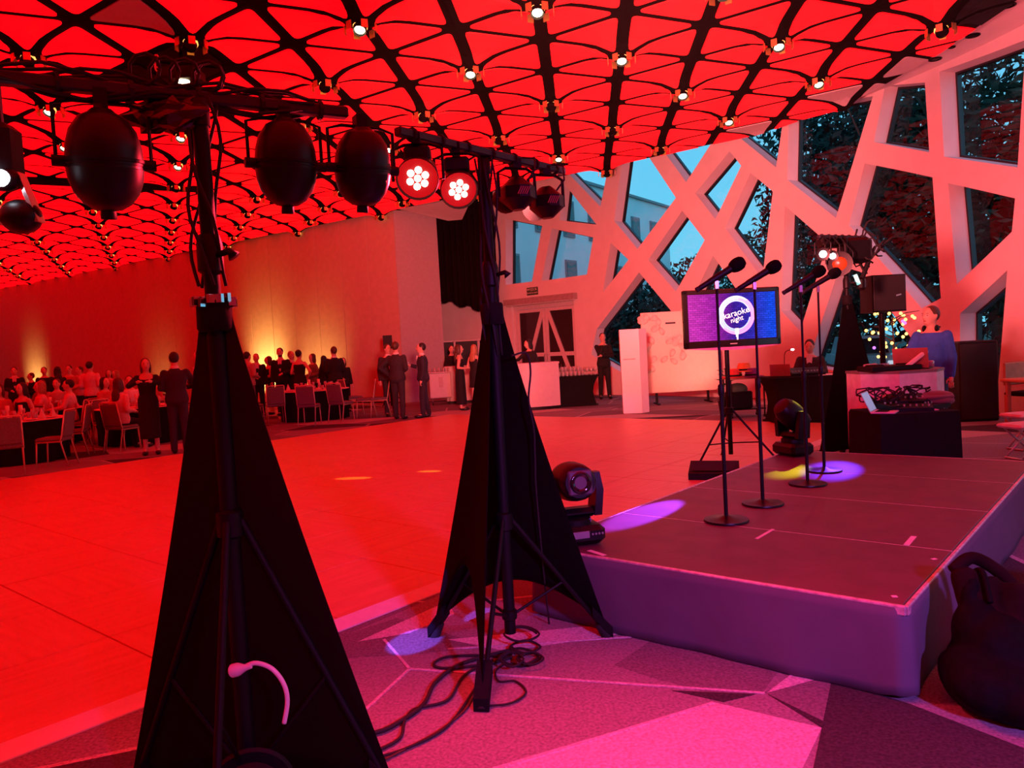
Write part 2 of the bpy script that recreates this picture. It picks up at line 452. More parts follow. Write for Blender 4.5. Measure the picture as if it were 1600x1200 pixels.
for (ds, z0, z1, w, sk) in [(.55, .5, 2.6, 1.7, .3), (.7, 3.2, 5.6, 1.5, -.25), (2.9, .6, 3.4, 1.6, -.3), (2.8, 4.0, 5.7, 1.8, .2), (5.2, .5, 2.9, 1.8, .25), (5.1, 3.5, 5.6, 1.7, -.2), (7.7, .6, 3.3, 1.7, .3), (7.8, 3.9, 5.7, 1.9, .1), (10.3, .5, 2.8, 1.9, -.2), (10.4, 3.4, 5.6, 1.7, .25)]:
    s0 = s_edge + ds
    HOLES.append([(s0, z0), (s0 + w, z0 + .15), (s0 + w + sk, z1), (s0 + sk, z1 - .1)])
dl, dr = fray(803, 560)[0], fray(901, 560)[0]
DOOR_TOP = fray(852, 473)[1]
DOOR = [(dl, 0.0), (dr, 0.0), (dr, DOOR_TOP), (dl, DOOR_TOP)]
def inside(p, poly):
    x, y = p; c = False; n = len(poly)
    for i in range(n):
        x1, y1 = poly[i]; x2, y2 = poly[(i + 1) % n]
        if (y1 > y) != (y2 > y) and x < (x2 - x1) * (y - y1) / (y2 - y1) + x1: c = not c
    return c
cv, ce = [], []
def addpoly(P, closed=True):
    o = len(cv); cv.extend(Vector(p) for p in P)
    for i in range(len(P) if closed else len(P) - 1): ce.append((o + i, o + (i + 1) % len(P)))
addpoly([(0, 0), (S_MAX, 0), (S_MAX, TOP), (0, TOP)])
for h in HOLES: addpoly(h)
addpoly(DOOR)
s = .5
while s < S_MAX - .2: addpoly([(s, 0), (s, TOP)], False); s += .5
ov, oe, of, _, _, _ = delaunay_2d_cdt(cv, ce, [], 0, 1e-5)
allh = HOLES + [DOOR]
wallf, holef = [], {i: [] for i in range(len(allh))}
for f in of:
    c = (sum(ov[i].x for i in f) / len(f), sum(ov[i].y for i in f) / len(f))
    for k, h in enumerate(allh):
        if inside(c, h): holef[k].append(f); break
    else: wallf.append(f)
nV = len(ov)
wv = [fpos(p.x, p.y) for p in ov] + [fpos(p.x, p.y, THK) for p in ov]
wf = [tuple(f) for f in wallf] + [tuple(i + nV for i in reversed(f)) for f in wallf]
ec = {}
for f in wallf:
    for i in range(len(f)):
        a, b = f[i], f[(i + 1) % len(f)]; ec[(a, b)] = 1
for (a, b) in list(ec):
    if (b, a) not in ec: wf.append((b, a, a + nV, b + nV))
wall_right = MB().add(wv, wf).build('wall_right', M_white, kind='structure')
bm = bmesh.new(); bm.from_mesh(wall_right.data); bmesh.ops.recalc_face_normals(bm, faces=bm.faces); bm.to_mesh(wall_right.data); bm.free()
M_wframe = mat('dark_window_frame', (.015, .016, .02), .4)
for k, h in enumerate(HOLES):
    n = len(h); ins = []
    for i in range(n):
        p, a, b = Vector(h[i]), Vector(h[i - 1]), Vector(h[(i + 1) % n])
        d1, d2 = (p - a).normalized(), (b - p).normalized()
        n1, n2 = Vector((-d1.y, d1.x)), Vector((-d2.y, d2.x))
        mth = (n1 + n2); mth = mth / max(mth.length_squared / 2, .35)
        ins.append(p + mth * .035)
    fr = MB()
    for i in range(n):
        j = (i + 1) % n; K = 4
        for q in range(K):
            t0, t1 = q / K, (q + 1) / K
            o0 = Vector(h[i]).lerp(Vector(h[j]), t0); o1 = Vector(h[i]).lerp(Vector(h[j]), t1)
            i0 = ins[i].lerp(ins[j], t0); i1 = ins[i].lerp(ins[j], t1)
            V = [fpos(x.x, x.y, d) for d in (.35, .45) for x in (o0, o1, i1, i0)]
            fr.add(V, [(0, 1, 2, 3), (7, 6, 5, 4), (3, 2, 6, 7), (0, 4, 5, 1)])
    fo = fr.build('window_%d' % (k + 1), M_wframe, kind='structure')
    idx = sorted({i for f in holef[k] for i in f}); mp_ = {v: i for i, v in enumerate(idx)}
    MB().add([fpos(ov[i].x, ov[i].y, .40) for i in idx], [tuple(mp_[i] for i in f) for f in holef[k]]).build('pane', M_glass, fo)

# ---- double door in the facade
M_doorframe = mat('pale_door_frame', (.62, .58, .58), .5, var=.05)
M_darkglass = mat('dark_door_glass', (.035, .022, .025), .08, var=.05)
dm = (dl + dr) / 2
dfr = MB()
def fbox(mb, s0, s1, z0, z1, o0, o1, mi=0):
    mb.add([fpos(s, z, o) for o in (o0, o1) for (s, z) in ((s0, z0), (s1, z0), (s1, z1), (s0, z1))], [(0, 3, 2, 1), (4, 5, 6, 7), (0, 1, 5, 4), (1, 2, 6, 5), (2, 3, 7, 6), (3, 0, 4, 7)], mi)
fbox(dfr, dl, dl + .09, 0, DOOR_TOP, .1, .28); fbox(dfr, dr - .09, dr, 0, DOOR_TOP, .1, .28); fbox(dfr, dl + .09, dr - .09, DOOR_TOP - .14, DOOR_TOP, .1, .28)
door1 = dfr.build('door_1', M_doorframe, kind='structure')
for q, (s0, s1) in enumerate(((dl + .1, dm - .01), (dm + .01, dr - .1))):
    lf = MB(); zt = DOOR_TOP - .15
    fbox(lf, s0, s0 + .10, .02, zt, .14, .22); fbox(lf, s1 - .10, s1, .02, zt, .14, .22); fbox(lf, s0 + .1, s1 - .1, zt - .1, zt, .14, .22)
    fbox(lf, s0 + .1, s1 - .1, .02, .2, .14, .22); fbox(lf, s0 + .1, s1 - .1, zt * .44, zt * .44 + .12, .14, .22)
    a, b = (s0 + .1, s1 - .1) if q == 0 else (s1 - .1, s0 + .1)
    w = .07
    P = [(a - w, .2), (a + w, .2), (b + w, zt - .1), (b - w, zt - .1)]
    lf.add([fpos(s, z, o) for o in (.13, .21) for s, z in P], [(0, 3, 2, 1), (4, 5, 6, 7), (0, 1, 5, 4), (1, 2, 6, 5), (2, 3, 7, 6), (3, 0, 4, 7)])
    leaf = lf.build('door_leaf', M_doorframe, door1)
    g = MB(); fbox(g, s0 + .09, s1 - .09, .1, zt - .05, .17, .185); g.build('pane', M_darkglass, leaf)
    hd = MB(); ss = (s1 - .05) if q == 0 else (s0 + .05)
    hd.tube([fpos(ss, .95, .14), fpos(ss, .95, .08), fpos(ss, 1.25, .08), fpos(ss, 1.25, .14)], .014); hd.build('door_handle', M_steel, leaf)
# roller blind box over the door
rb = MB(); fbox(rb, dl - .15, dr + .15, DOOR_TOP + .02, DOOR_TOP + .2, -.2, -.002)
rbo = thing('roller_blind', 'long grey roller blind box above the glazed double door', 'blind', (0, 0, 0))
rb.build('blind_box', mat('blind_grey', (.35, .3, .3), .5), rbo)
rr = MB(); rr.cyl(fpos(dl - .1, DOOR_TOP + .01, -.1), fpos(dr + .1, DOOR_TOP + .01, -.1), .035); rr.build('rolled_fabric', mat('blind_fabric', (.6, .57, .55), .8), rbo)
# exit sign
sgs = fray(832.5, 455); sg = MB(); fbox(sg, sgs[0] - .22, sgs[0] + .22, sgs[1] - .12, sgs[1] + .12, -.04, -.001)
sgo = thing('exit_sign', 'small dark emergency exit sign with two pale lines above the double door', 'sign', (0, 0, 0))
sg.build('sign_plate', mat('sign_dark_green', (.03, .07, .03), .5), sgo)
M_signtext = mat('sign_pale_text', (.7, .75, .6), .6)
def text_mesh(txt, size, extr=.002):
    c = bpy.data.curves.new('lettering', 'FONT'); c.body = txt; c.size = size; c.align_x = 'CENTER'; c.align_y = 'CENTER'; c.extrude = extr; c.resolution_u = 3
    o = bpy.data.objects.new('lettering', c); TMP.collection.objects.link(o)
    me = bake(o)
    bpy.data.objects.remove(o); bpy.data.curves.remove(c); return me
p0, p1 = fpos(sgs[0] - .1, 0, 0), fpos(sgs[0] + .1, 0, 0)
t_ = (p1 - p0).normalized(); nn_ = Vector((t_.y, -t_.x, 0))
SM = Matrix(((t_.x, 0, nn_.x), (t_.y, 0, nn_.y), (0, 1, 0))).to_4x4()
for txt, dz, sz in (('WYJŚCIE', .05, .105), ('EWAKUACYJNE', -.055, .066)):
    me = text_mesh(txt, sz); me.materials.clear(); me.materials.append(M_signtext)
    o = link('lettering', me, sgo); o.matrix_local = Matrix.Translation(fpos(sgs[0], sgs[1] + dz, -.043)) @ SM

# ---- ceiling region: lattice clipped by the facade curve and the long wall
WLa, WLb = Vector((-3.3, 23.9)), Vector((-26.0, 39.7))       # foot line of the long partition wall
EDGE = [(-3.66, 24.17), (1.68, 20.13), (2.76, 19.36), (4.86, 17.66), (5.9, 16.6), (6.6, 15.4), (6.95, 14.0), (7.1, 12.6), (7.1, -5.0)]
REG = [(-30.0, -5.0), (-30.0, 42.4), (-25.6, 39.5)] + EDGE
if area2(REG) < 0: REG.reverse()
def clip(poly, reg):
    out = poly
    n = len(reg)
    for i in range(n):
        a, b = reg[i], reg[(i + 1) % n]; inp = out; out = []
        side = lambda p: (b[0] - a[0]) * (p[1] - a[1]) - (b[1] - a[1]) * (p[0] - a[0])
        for k in range(len(inp)):
            p, q = inp[k], inp[(k + 1) % len(inp)]; sp_, sq = side(p), side(q)
            if sp_ >= 0: out.append(p)
            if (sp_ > 0 > sq) or (sp_ < 0 < sq):
                t = sp_ / (sp_ - sq); out.append((p[0] + (q[0] - p[0]) * t, p[1] + (q[1] - p[1]) * t))
        if not out: return []
    return out
LA = 1.3
RB = Vector((.0965, .9953)).normalized()      # rib direction
RN = Vector((RB.y, -RB.x))                    # across the ribs
F0 = Vector((1.88, 11.66))                    # a funnel node
RS = LA * math.sqrt(3) / 2
def node(i, j):                               # rib i, step j along it (half steps on odd ribs)
    return F0 + RN * (i * RS) + RB * ((j + (.5 if i % 2 else 0)) * LA)
def is_fun(i, j):
    u = j + (.5 if i % 2 else 0)              # funnel where u = 0 mod 3 (even ribs) or 1.5 mod 3 (odd ribs)
    return abs((u + (1.5 if i % 2 else 0)) % 3) < .01 or abs((u + (1.5 if i % 2 else 0)) % 3 - 3) < .01
FUN = {}
for i in range(-40, 12):
    for j in range(-20, 34):
        if is_fun(i, j): FUN[(i, j)] = node(i, j)
def zc(p):
    # the ceiling skin dips to each funnel
    r = p - F0; x = r.dot(RN) / RS; y = r.dot(RB) / LA; z = CEIL
    for i in (math.floor(x), math.floor(x) + 1):
        for du in (0,):
            base = (0 if i % 2 == 0 else 1.5)
            k = round((y - base) / 3); q = F0 + RN * (i * RS) + RB * ((base + 3 * k) * LA)
            d2 = (p - q).length_squared; z -= .15 * math.exp(-d2 / .085)
    return z
def in_view(p, z=CEIL, m=60):
    v = Vector((p[0], p[1], z)) - EYEP; d = v.dot(_fwd)
    if d < .3: return None
    x, y = 800 + F_PX * v.dot(_rt) / d, 600 - F_PX * v.dot(_up) / d
    if -m < x < 1600 + m and -m < y < 1200 + m: return d
    return None
M_panel = mat('backlit_red_panel', (.05, .04, .04), .5, spec=.2, emit=(1, .0006, .003), estr=CEIL_GLOW, var=0)
M_panel_off = mat('unlit_white_panel', (.55, .52, .53), .5, var=.04)
M_plenum = mat('black_ceiling_board', (.006, .005, .005), .9, var=.1, spec=.1)
M_brass = mat('brass_fin', (.55, .40, .16), .35, metal=.8, var=.1)
M_lamp = mat('cream_lamp_face', (.9, .85, .7), .4, emit=(1, .80, .48), estr=9, var=0)
M_glow = mat('added_warm_glow', (.9, .7, .4), .4, emit=(1, .40, .08), estr=2.2, var=0)  # for the rings added to cast orange light in the funnels
def inset_tri(T, gaps):
    out = []
    for k in range(3):
        p, q, r = T[k - 1], T[k], T[(k + 1) % 3]
        d1, d2 = (q - p).normalized(), (r - q).normalized()
        n1, n2 = Vector((-d1.y, d1.x)), Vector((-d2.y, d2.x))
        g1, g2 = gaps[k - 1], gaps[k]                  # gap of edge k = T[k]->T[k+1]
        a = q + n1 * g1; b = q + n2 * g2
        det = d1.x * -d2.y + d2.x * d1.y
        t = ((b.x - a.x) * -d2.y + d2.x * (b.y - a.y)) / det
        out.append(a + d1 * t)
    return out
panels = []
for i in range(-30, 7):
    for j in range(-15, 28):
        n0, n1 = (i, j), (i, j + 1)
        jr = j if i % 2 else j                         # neighbours on rib i+1
        mids = [((i + 1, j if i % 2 == 0 else j + 1)), ((i - 1, j if i % 2 == 0 else j + 1))]
        for m_ in mids:
            keys = [n0, n1, m_]; T = [node(*k) for k in keys]
            if area2([tuple(t) for t in T]) < 0: keys.reverse(); T.reverse()
            panels.append((keys, T))
def make_panel(mb, keys, T):
    gaps = []
    for k in range(3):
        gaps.append(.092 if keys[k][0] == keys[(k + 1) % 3][0] else .069)
    I = inset_tri(T, gaps); poly = []
    for k in range(3):
        p, q, r = I[k - 1], I[k], I[(k + 1) % 3]
        c = .14 if keys[k] in FUN else .13
        a = q + (p - q).normalized() * c; b = q + (r - q).normalized() * c
        nseg = 4
        poly.append(p.lerp(q, .5)); poly.append(q + (p - q).normalized() * .32)
        for t in range(nseg + 1):
            t = t / nseg; poly.append(a * (1 - t) ** 2 + q * (2 * t * (1 - t)) + b * t * t)
        poly.append(q + (r - q).normalized() * .32)
    P = [tuple(p) for p in poly]
    cx = sum(p[0] for p in P) / len(P); cy = sum(p[1] for p in P) / len(P)
    clipped = clip(P, REG)
    if len(clipped) < 3 or abs(area2(clipped)) < .03: return None
    P = [Vector(p) for p in clipped]; c = sum(P, Vector((0, 0))) / len(P); n = len(P)
    vs = []
    for k, sc_ in ((0, 1), (1, .62)):
        for p in P:
            q = c + (p - c) * sc_; vs.append((q.x, q.y, zc(q) - .045))
    vs.append((c.x, c.y, zc(c) - .045))
    for p in P: vs.append((p.x, p.y, zc(p) - .028))
    fs = []; N2 = 2 * n
    for k in range(n):
        l = (k + 1) % n
        fs += [(l, k, n + k, n + l), (n + l, n + k, N2), (k, l, N2 + 1 + l, N2 + 1 + k)]
    mb.add(vs, fs); return c
built = []
for keys, T in panels:
    mb = MB(); c = make_panel(mb, keys, T)
    if c is None: continue
    d = in_view(c); built.append((d if d else 1e9 + c.length, mb, c, keys))
built.sort(key=lambda t: t[0])
# black board behind the panels
cb = MB(); NX = 90; grid = {}
xs = [-30 + 37.2 * k / 140 for k in range(141)]; 
for k in range(len(xs) - 1): pass
board = MB()
for keys, T in panels:                        # follows the same dips, node to node
    P = clip([tuple(t) for t in T], REG)
    if len(P) < 3: continue
    c = sum((Vector(p) for p in P), Vector((0, 0))) / len(P); n = len(P)
    ring = []
    for k in range(n):
        a, b = Vector(P[k]), Vector(P[(k + 1) % n])
        for t in (0, .12, .25, .5, .75, .88): ring.append(a.lerp(b, t))
    m_ = len(ring); vs = [(p.x, p.y, zc(p) - .03) for p in ring]
    for p in ring:
        q = c + (p - c) * .6; vs.append((q.x, q.y, zc(q) - .02))
    vs.append((c.x, c.y, zc(c) - .02))
    fs = []
    for k in range(m_):
        l = (k + 1) % m_; fs += [(l, k, m_ + k, m_ + l), (m_ + l, m_ + k, 2 * m_)]
    board.add(vs, fs)
ceiling = board.build('ceiling', M_plenum, kind='structure')
OFFN = set()
def near_px(p, q, tol):
    return (Vector((q[0], q[1])) - Vector((p.x, p.y))).length < tol
off_pts = [G(*q, CEIL) for q in [(200, 28), (1335, 145), (1395, 105), (1270, 190), (1180, 205), (935, 258), (50, 290)]]
black_pts = [G(*q, CEIL) for q in [(262, 105), (330, 100), (296, 78), (240, 120), (1492, 12), (1535, 5)]]
M_panel_black = mat('black_blank_panel', (.006, .005, .006), .6, spec=.2)
rest = MB()
for k, (d, mb, c, keys) in enumerate(built):
    off = any(near_px(p, c, .5) for p in off_pts)
    if k < 300:
        mb.build('ceiling_panel', M_panel_black if any(near_px(p, c, .42) for p in black_pts) else (M_panel_off if off else M_panel), ceiling)
    else: rest.add(mb.v, mb.f)
rest.build('distant_panels', M_panel, ceiling, kind='stuff')
# funnels: brass fins and a short lamp tube at each node where six panels meet
fin_me = lamp_me = None
cnt = 0; farf = MB()
for key, p in sorted(FUN.items(), key=lambda kv: kv[1].length):
    if not inside((p.x, p.y), REG): continue
    d = in_view(p)
    if d is None or d > 34: continue
    z = zc(p) - .05
    lit = (key[0] + 2 * key[1]) % 5 in (0, 2, 3) and d < 19
    for k in range(6):
        a = math.atan2(RB.y, RB.x) + PI / 6 + k * PI / 3
        ca, sa = math.cos(a), math.sin(a); R = Matrix.Rotation(a, 3, 'Z')
        MB().box((p.x + ca * .2, p.y + sa * .2, z + .0), (.012, .085, .10), M=R).build('funnel_fin', M_brass, ceiling)
    # short lamp tube, tilted a little back along the rib
    tl = Vector((-RB.x, -RB.y, 0)); axis = (Vector((0, 0, -1)) + tl * .55).normalized()
    TM = axis.to_track_quat('Z', 'Y').to_matrix(); base = Vector((p.x, p.y, z + .05))
    tube = MB().lathe([(.07, -.06), (.085, .0), (.088, .10), (.082, .11), (.078, .10), (.07, .08), (.0001, .08)], base, n=14, M=TM).build('downlight_tube', M_blackm, ceiling, smooth='auto')
    if lit:
        MB().lathe([(.0001, .083), (.066, .083), (.0001, .085)], base, n=14, M=TM).build('lamp_face', M_lamp, tube)
    MB().lathe([(.089, .0), (.094, .01), (.094, .03), (.089, .04)], base, n=12, M=TM).build('added_glow_ring', M_glow, tube)  # glowing ring added round the tube to light the panel corners orange
# black service trough crossing the far ceiling
tr = MB()
p, q = G(20, 283, CEIL - .1), G(330, 298, CEIL - .1)
d_ = (q - p).normalized(); n_ = Vector((-d_.y, d_.x, 0))
p = p - d_ * 6
tr.add([p - n_ * .28, q - n_ * .28, q + n_ * .28, p + n_ * .28] + [v + Vector((0, 0, .16)) for v in (p - n_ * .28, q - n_ * .28, q + n_ * .28, p + n_ * .28)], [(0, 3, 2, 1), (4, 5, 6, 7), (0, 1, 5, 4), (1, 2, 6, 5), (2, 3, 7, 6), (3, 0, 4, 7)])
tr.build('track_trough', M_plenum, ceiling)

# ---- roof deck and soffit by the facade
M_roof = mat('dark_roof_deck', (.03, .025, .03), .9)
MB().prism([(-41, -9)] + [tuple(fpos(FS[k_], 0, .5).xy) for k_ in range(len(FC) - 1, -1, -6)] + [(-3.5, 28.5), (-27, 46), (-41, 46)], TOP, TOP + .2).build('roof', M_roof, kind='structure')
sof = []
inner = [(6.35, 15.6), (6.72, 14.2), (6.9, 12.6), (6.95, 8), (6.95, -7.5)]
i0 = [k for k in range(len(FC)) if FC[k][1] < 15.9]
outer = [FC[k] for k in i0]
sp_ = [(x, y) for x, y in inner] + [(x, y) for x, y in reversed(outer)]
sv = Vector
MB().prism(sp_, 6.18, 6.4).build('trim_1', M_white, kind='structure')
for q in [(1575, 8), (1520, 55), (1487, 73), (1461, 92)]:
    p = G(*q, 6.18)
    o = thing('recessed_downlight', 'dark round downlight in the pale soffit, %s' % {1575: 'at the top right corner of the picture', 1520: 'second from the top right corner', 1487: 'the small one between two larger ones', 1461: 'closest to the red panels'}[q[0]], 'downlight', (p.x, p.y, 6.18), group='soffit downlights')
    r = .06 if q[0] == 1487 else .11
    MB().lathe([(r, 0), (r, -.015), (r * .8, -.02), (r * .78, -.004), (.0001, -.003)], n=16).build('trim_ring', M_blackm, o)
    MB().lathe([(.0001, -.012), (r * .5, -.012), (r * .5, -.004), (.0001, -.003)], n=12).build('reflector', M_black, o)

# ---- long partition wall (panels), pier, recess, curtain
M_part = mat('partition_fabric', (.50, .40, .33), .85, var=.06, nscale=5, bump=.1)
M_pier = mat('pier_grey', (.42, .38, .40), .8, var=.05)
wd = (WLb - WLa).normalized(); wn_ = Vector((wd.y, -wd.x))
if wn_.y > 0: wn_ = -wn_                      # towards the room
wall_left = None
L = (WLb - WLa).length + 12
wl_o = MB()
P = [WLa, WLa + wd * L, WLa + wd * L - wn_ * .3, WLa - wn_ * .3]
wl_o.prism([tuple(p) for p in P], 0, CEIL + .1)
wall_left = wl_o.build('wall_left', M_plenum, kind='structure')
k = 0; s = 0.02
pm = None
while s < L - .1 and k < 36:
    c = WLa + wd * (s + .6) + wn_ * .02
    if pm is None: pm = MB().bbox((0, 0, CEIL / 2 + .02), (1.19, .05, CEIL - .02), .008).mesh('wall_panel', M_part)
    link('wall_panel', pm, wall_left, (c.x, c.y, 0), math.atan2(wd.y, wd.x)); s += 1.2; k += 1
# pier at the end of the partition
pr = AY(685, 400, 24.6)
pA = WLa + wn_ * .05; pB = Vector((pr.x, pr.y))
pdir = (pB - pA).normalized(); pn = Vector((-pdir.y, pdir.x))
MB().prism([tuple(pA), tuple(pB), tuple(pB + pn * 1.6), tuple(pA + pn * 1.6)], 0, CEIL).build('wall_pier', M_pier, kind='structure')
# pale bulkhead triangle over the pier
bh = [G(620, 326, CEIL - .02), G(738, 308, CEIL - .02), G(722, 343, CEIL - .35), G(700, 345, CEIL - .35)]
MB().add([v for v in bh] + [v + Vector((0, .25, .2)) for v in bh], [(0, 1, 2, 3), (7, 6, 5, 4), (0, 4, 5, 1), (1, 5, 6, 2), (2, 6, 7, 3), (3, 7, 4, 0)]).build('trim_2', M_white, kind='structure')
# wall behind the recess
rw0, rw1 = Vector((-3.4, 29.2)), Vector((-2.6, 27.3))
e0 = Vector(FC[0])
MB().prism([(-5.5, 27.6), (e0.x + .3, e0.y + .25), (e0.x + .4, e0.y + .5), (-5.4, 28.0)], 0, TOP).build('wall_recess', M_white, kind='structure')
# far closing walls out of view
MB().prism([(-40.2, -8), (-40, -8), (-40, 46), (-40.2, 46)], 0, TOP).build('wall_far', M_part, kind='structure')
MB().prism([(-40, -8.2), (12, -8.2), (12, -8), (-40, -8)], 0, TOP).build('wall_back', M_part, kind='structure')
# curtain hanging in the recess
M_curt = mat('dark_curtain', (.009, .003, .0035), .9, var=.2, spec=.1)
c0, c1 = AY(678, 340, 25.6), AY(772, 330, 24.9)
cur = thing('gathered_curtain', 'dark gathered curtain hanging high in the recess beside the pier', 'curtain', (c0.x, c0.y, 0))
nseg = 72; top, rings = [], []
cd = Vector((c1.x - c0.x, c1.y - c0.y, 0)); cl = cd.length; cdn = cd.normalized(); cn = Vector((-cdn.y, cdn.x, 0))
rows = 10; gv, gf = [], []
for r_ in range(rows + 1):
    t = r_ / rows
    for k in range(nseg + 1):
        u = k / nseg
        low = 3.2 - .62 * u - .06 * math.sin(u * 22)
        z = 7.3 + (low - 7.3) * t
        w = .07 * math.sin(u * 62) + .03 * math.sin(u * 27 + 1)
        q = cdn * (cl * u) + cn * w; gv.append((q.x, q.y, z))
for r_ in range(rows):
    for k in range(nseg):
        a = r_ * (nseg + 1) + k; gf.append((a, a + 1, a + nseg + 2, a + nseg + 1))
co = MB().add(gv, gf).build('drape', M_curt, cur, smooth=True)
so = co.modifiers.new('thick', 'SOLIDIFY'); so.thickness = .02
rl = MB(); rl.cyl((0, 0, 7.32), (cd.x, cd.y, 7.32), .025); rl.build('curtain_rail', M_blackm, cur)
# tall yellow-lit curtain edges and a small door in the long wall
for q in [(203, 460, 575), (212, 450, 575), (255, 500, 575)]:
    pass
# ---- warm uplights washing the long wall
M_warm = mat('uplight_lens', (.9, .7, .4), .3, emit=(1, .62, .16), estr=12, var=0)
def uplight(px, lab, watts, off=1.2, tilt=.0, ang=1.6, zt=1.9):
    d = ray(px, 600); best = None
    # where the ray meets the long wall in plan
    det = d.x * -wd.y + wd.x * d.y
    t = (WLa.x * -wd.y + wd.x * WLa.y) / det
    p = Vector((d.x * t, d.y * t)) + wn_ * off
    o = thing('uplight', lab, 'uplight', (p.x, p.y, 0), math.atan2(wd.y, wd.x), group='uplights along the long wall')
    MB().bbox((0, 0, .09), (.3, .2, .18), .02).build('housing', M_black, o)
    MB().box((0, 0, .182), (.24, .14, .006)).build('lens', M_warm, o)
    spot('uplight_beam', (p.x, p.y, .22), (p.x - wn_.x * (off + tilt), p.y - wn_.y * (off + tilt), zt), (1, .56, .14), watts, ang, .9, .1)
uplight(425, 'black floor uplight washing the partition warm yellow behind the standing group', 1150, off=1.0, ang=1.5, zt=1.2)
uplight(505, 'black floor uplight by the partition, right of the standing group', 330, off=1.4, ang=1.6, zt=1.2)
uplight(60, 'black floor uplight behind the seated guests at the far left', 420, ang=1.5, zt=1.1)
uplight(262, 'black floor uplight at the foot of the partition behind the couple', 60, zt=1.2)
# ================================================================== STAGE
ST_O, ST_W, ST_D, ST_H = Vector((1.605, 3.206, 0)), 2.03, 4.05, .411
def SP(a, b, z=ST_H):            # a: 0 front-right .. 1 front-left ; b metres back
    v = ST_O - A1 * (a * ST_W) + A2 * b; return Vector((v.x, v.y, z))
M_deck = mat('brown_deck_film', (.11, .026, .045), .5, var=.18, nscale=6)
M_decktrim = mat('worn_deck_edge', (.55, .42, .42), .4, metal=.3, var=.3, nscale=30)
M_skirt = mat('grey_stage_skirt', (.10, .085, .12), .85, var=.08, nscale=4, bump=.15)
stage = thing('stage', 'low brown stage platform of four decks with a grey fabric skirt', 'stage', SP(.5, ST_D / 2, 0), -0.708)
SL = lambda a, b, z: ((.5 - a) * ST_W, b - ST_D / 2, z)        # local
cuts = [0, .975, 2.0, 3.02, ST_D]
for k in range(4):
    b0, b1 = cuts[k] + .006, cuts[k + 1] - .006
    dk = MB().bbox((0, (b0 + b1) / 2 - ST_D / 2, ST_H - .02), (ST_W - .03, b1 - b0, .04), .004).build('deck', M_deck, stage)
    rail = MB()
    for b in (b0 - .003, b1 + .003): rail.box((0, b - ST_D / 2, ST_H - .021), (ST_W - .03, .007, .04))
    rail.build('deck_rail', M_decktrim, dk)
for nm, c, d in (('edge_strip', (0, -ST_D / 2 + .0, ST_H - .02), (ST_W, .022, .042)), ('edge_strip', (0, ST_D / 2, ST_H - .02), (ST_W, .022, .042)), ('edge_strip', (-ST_W / 2, 0, ST_H - .02), (.022, ST_D, .042)), ('edge_strip', (ST_W / 2, 0, ST_H - .02), (.022, ST_D, .042))):
    MB().bbox(c, d, .004).build(nm, M_decktrim, stage)
hw, hd = ST_W / 2, ST_D / 2
path = []; rc = .05
for cx, cy, a0 in ((hw - rc, -hd + rc, -PI / 2), (hw - rc, hd - rc, 0), (-hw + rc, hd - rc, PI / 2), (-hw + rc, -hd + rc, PI)):
    for k in range(7):
        a = a0 + PI / 2 * k / 6; path.append((cx + rc * math.cos(a), cy + rc * math.sin(a), math.cos(a), math.sin(a), 1))
    q = {0: (hw - rc, hd - rc), 1: (-hw + rc, hd - rc), 2: (-hw + rc, -hd + rc), 3: (hw - rc, -hd + rc)}[[-PI / 2, 0, PI / 2, PI].index(a0)]
    p_ = path[-1]; n_ = 28
    nxt = (q[0] + rc * p_[2], q[1] + rc * p_[3])
    for k in range(1, n_): path.append((p_[0] + (nxt[0] - p_[0]) * k / n_, p_[1] + (nxt[1] - p_[1]) * k / n_, p_[2], p_[3], 0))
gv, gf, rows = [], [], 8; n = len(path)
for r in range(rows + 1):
    t = r / rows
    for k, (x, y, nx, ny, cn) in enumerate(path):
        w = .012 + (.006 * math.sin(k * .55) + .004 * math.sin(k * 1.31 + 1)) * t + .008 * t
        if cn: w += .012 * t
        gv.append((x + nx * w, y + ny * w, (ST_H - .01) * (1 - t) + (.008 + (.02 if cn else 0)) * t))
for r in range(rows):
    for k in range(n):
        l_ = (k + 1) % n; gf.append((r * n + k, (r + 1) * n + k, (r + 1) * n + l_, r * n + l_))
o = MB().add(gv, gf).build('skirt', M_skirt, stage, smooth=True)
m = o.modifiers.new('thick', 'SOLIDIFY'); m.thickness = .006
lg = None
for x in (-hw + .15, hw - .15):
    for y in (-hd + .15, -.5, .5, hd - .15):
        MB().cyl((x, y, 0), (x, y, ST_H - .04), .024).build('stage_leg', M_steel, stage)
M_tape = mat('pale_tape', (.75, .6, .6), .6)
tpn = 0
for (p, q, w) in [((1182, 842), (1208, 827), .02), ((1416, 852), (1428, 838), .03), ((1456, 874), (1463, 873), .02), ((1393, 932), (1402, 932), .025), ((920, 860), (945, 868), .03)]:
    a, b = G(*p, ST_H), G(*q, ST_H); d = (b - a); d.normalize(); s_ = Vector((-d.y, d.x, 0)) * w / 2
    v = [a - s_, b - s_, b + s_, a + s_]
    inv = stage.location
    R = Matrix.Rotation(0.708, 3, 'Z')
    v = [R @ (x - Vector((inv.x, inv.y, 0))) for x in v]
    MB().prism([(x.x, x.y) for x in v], ST_H + .0002, ST_H + .0012).build('tape_mark', M_tape, stage)

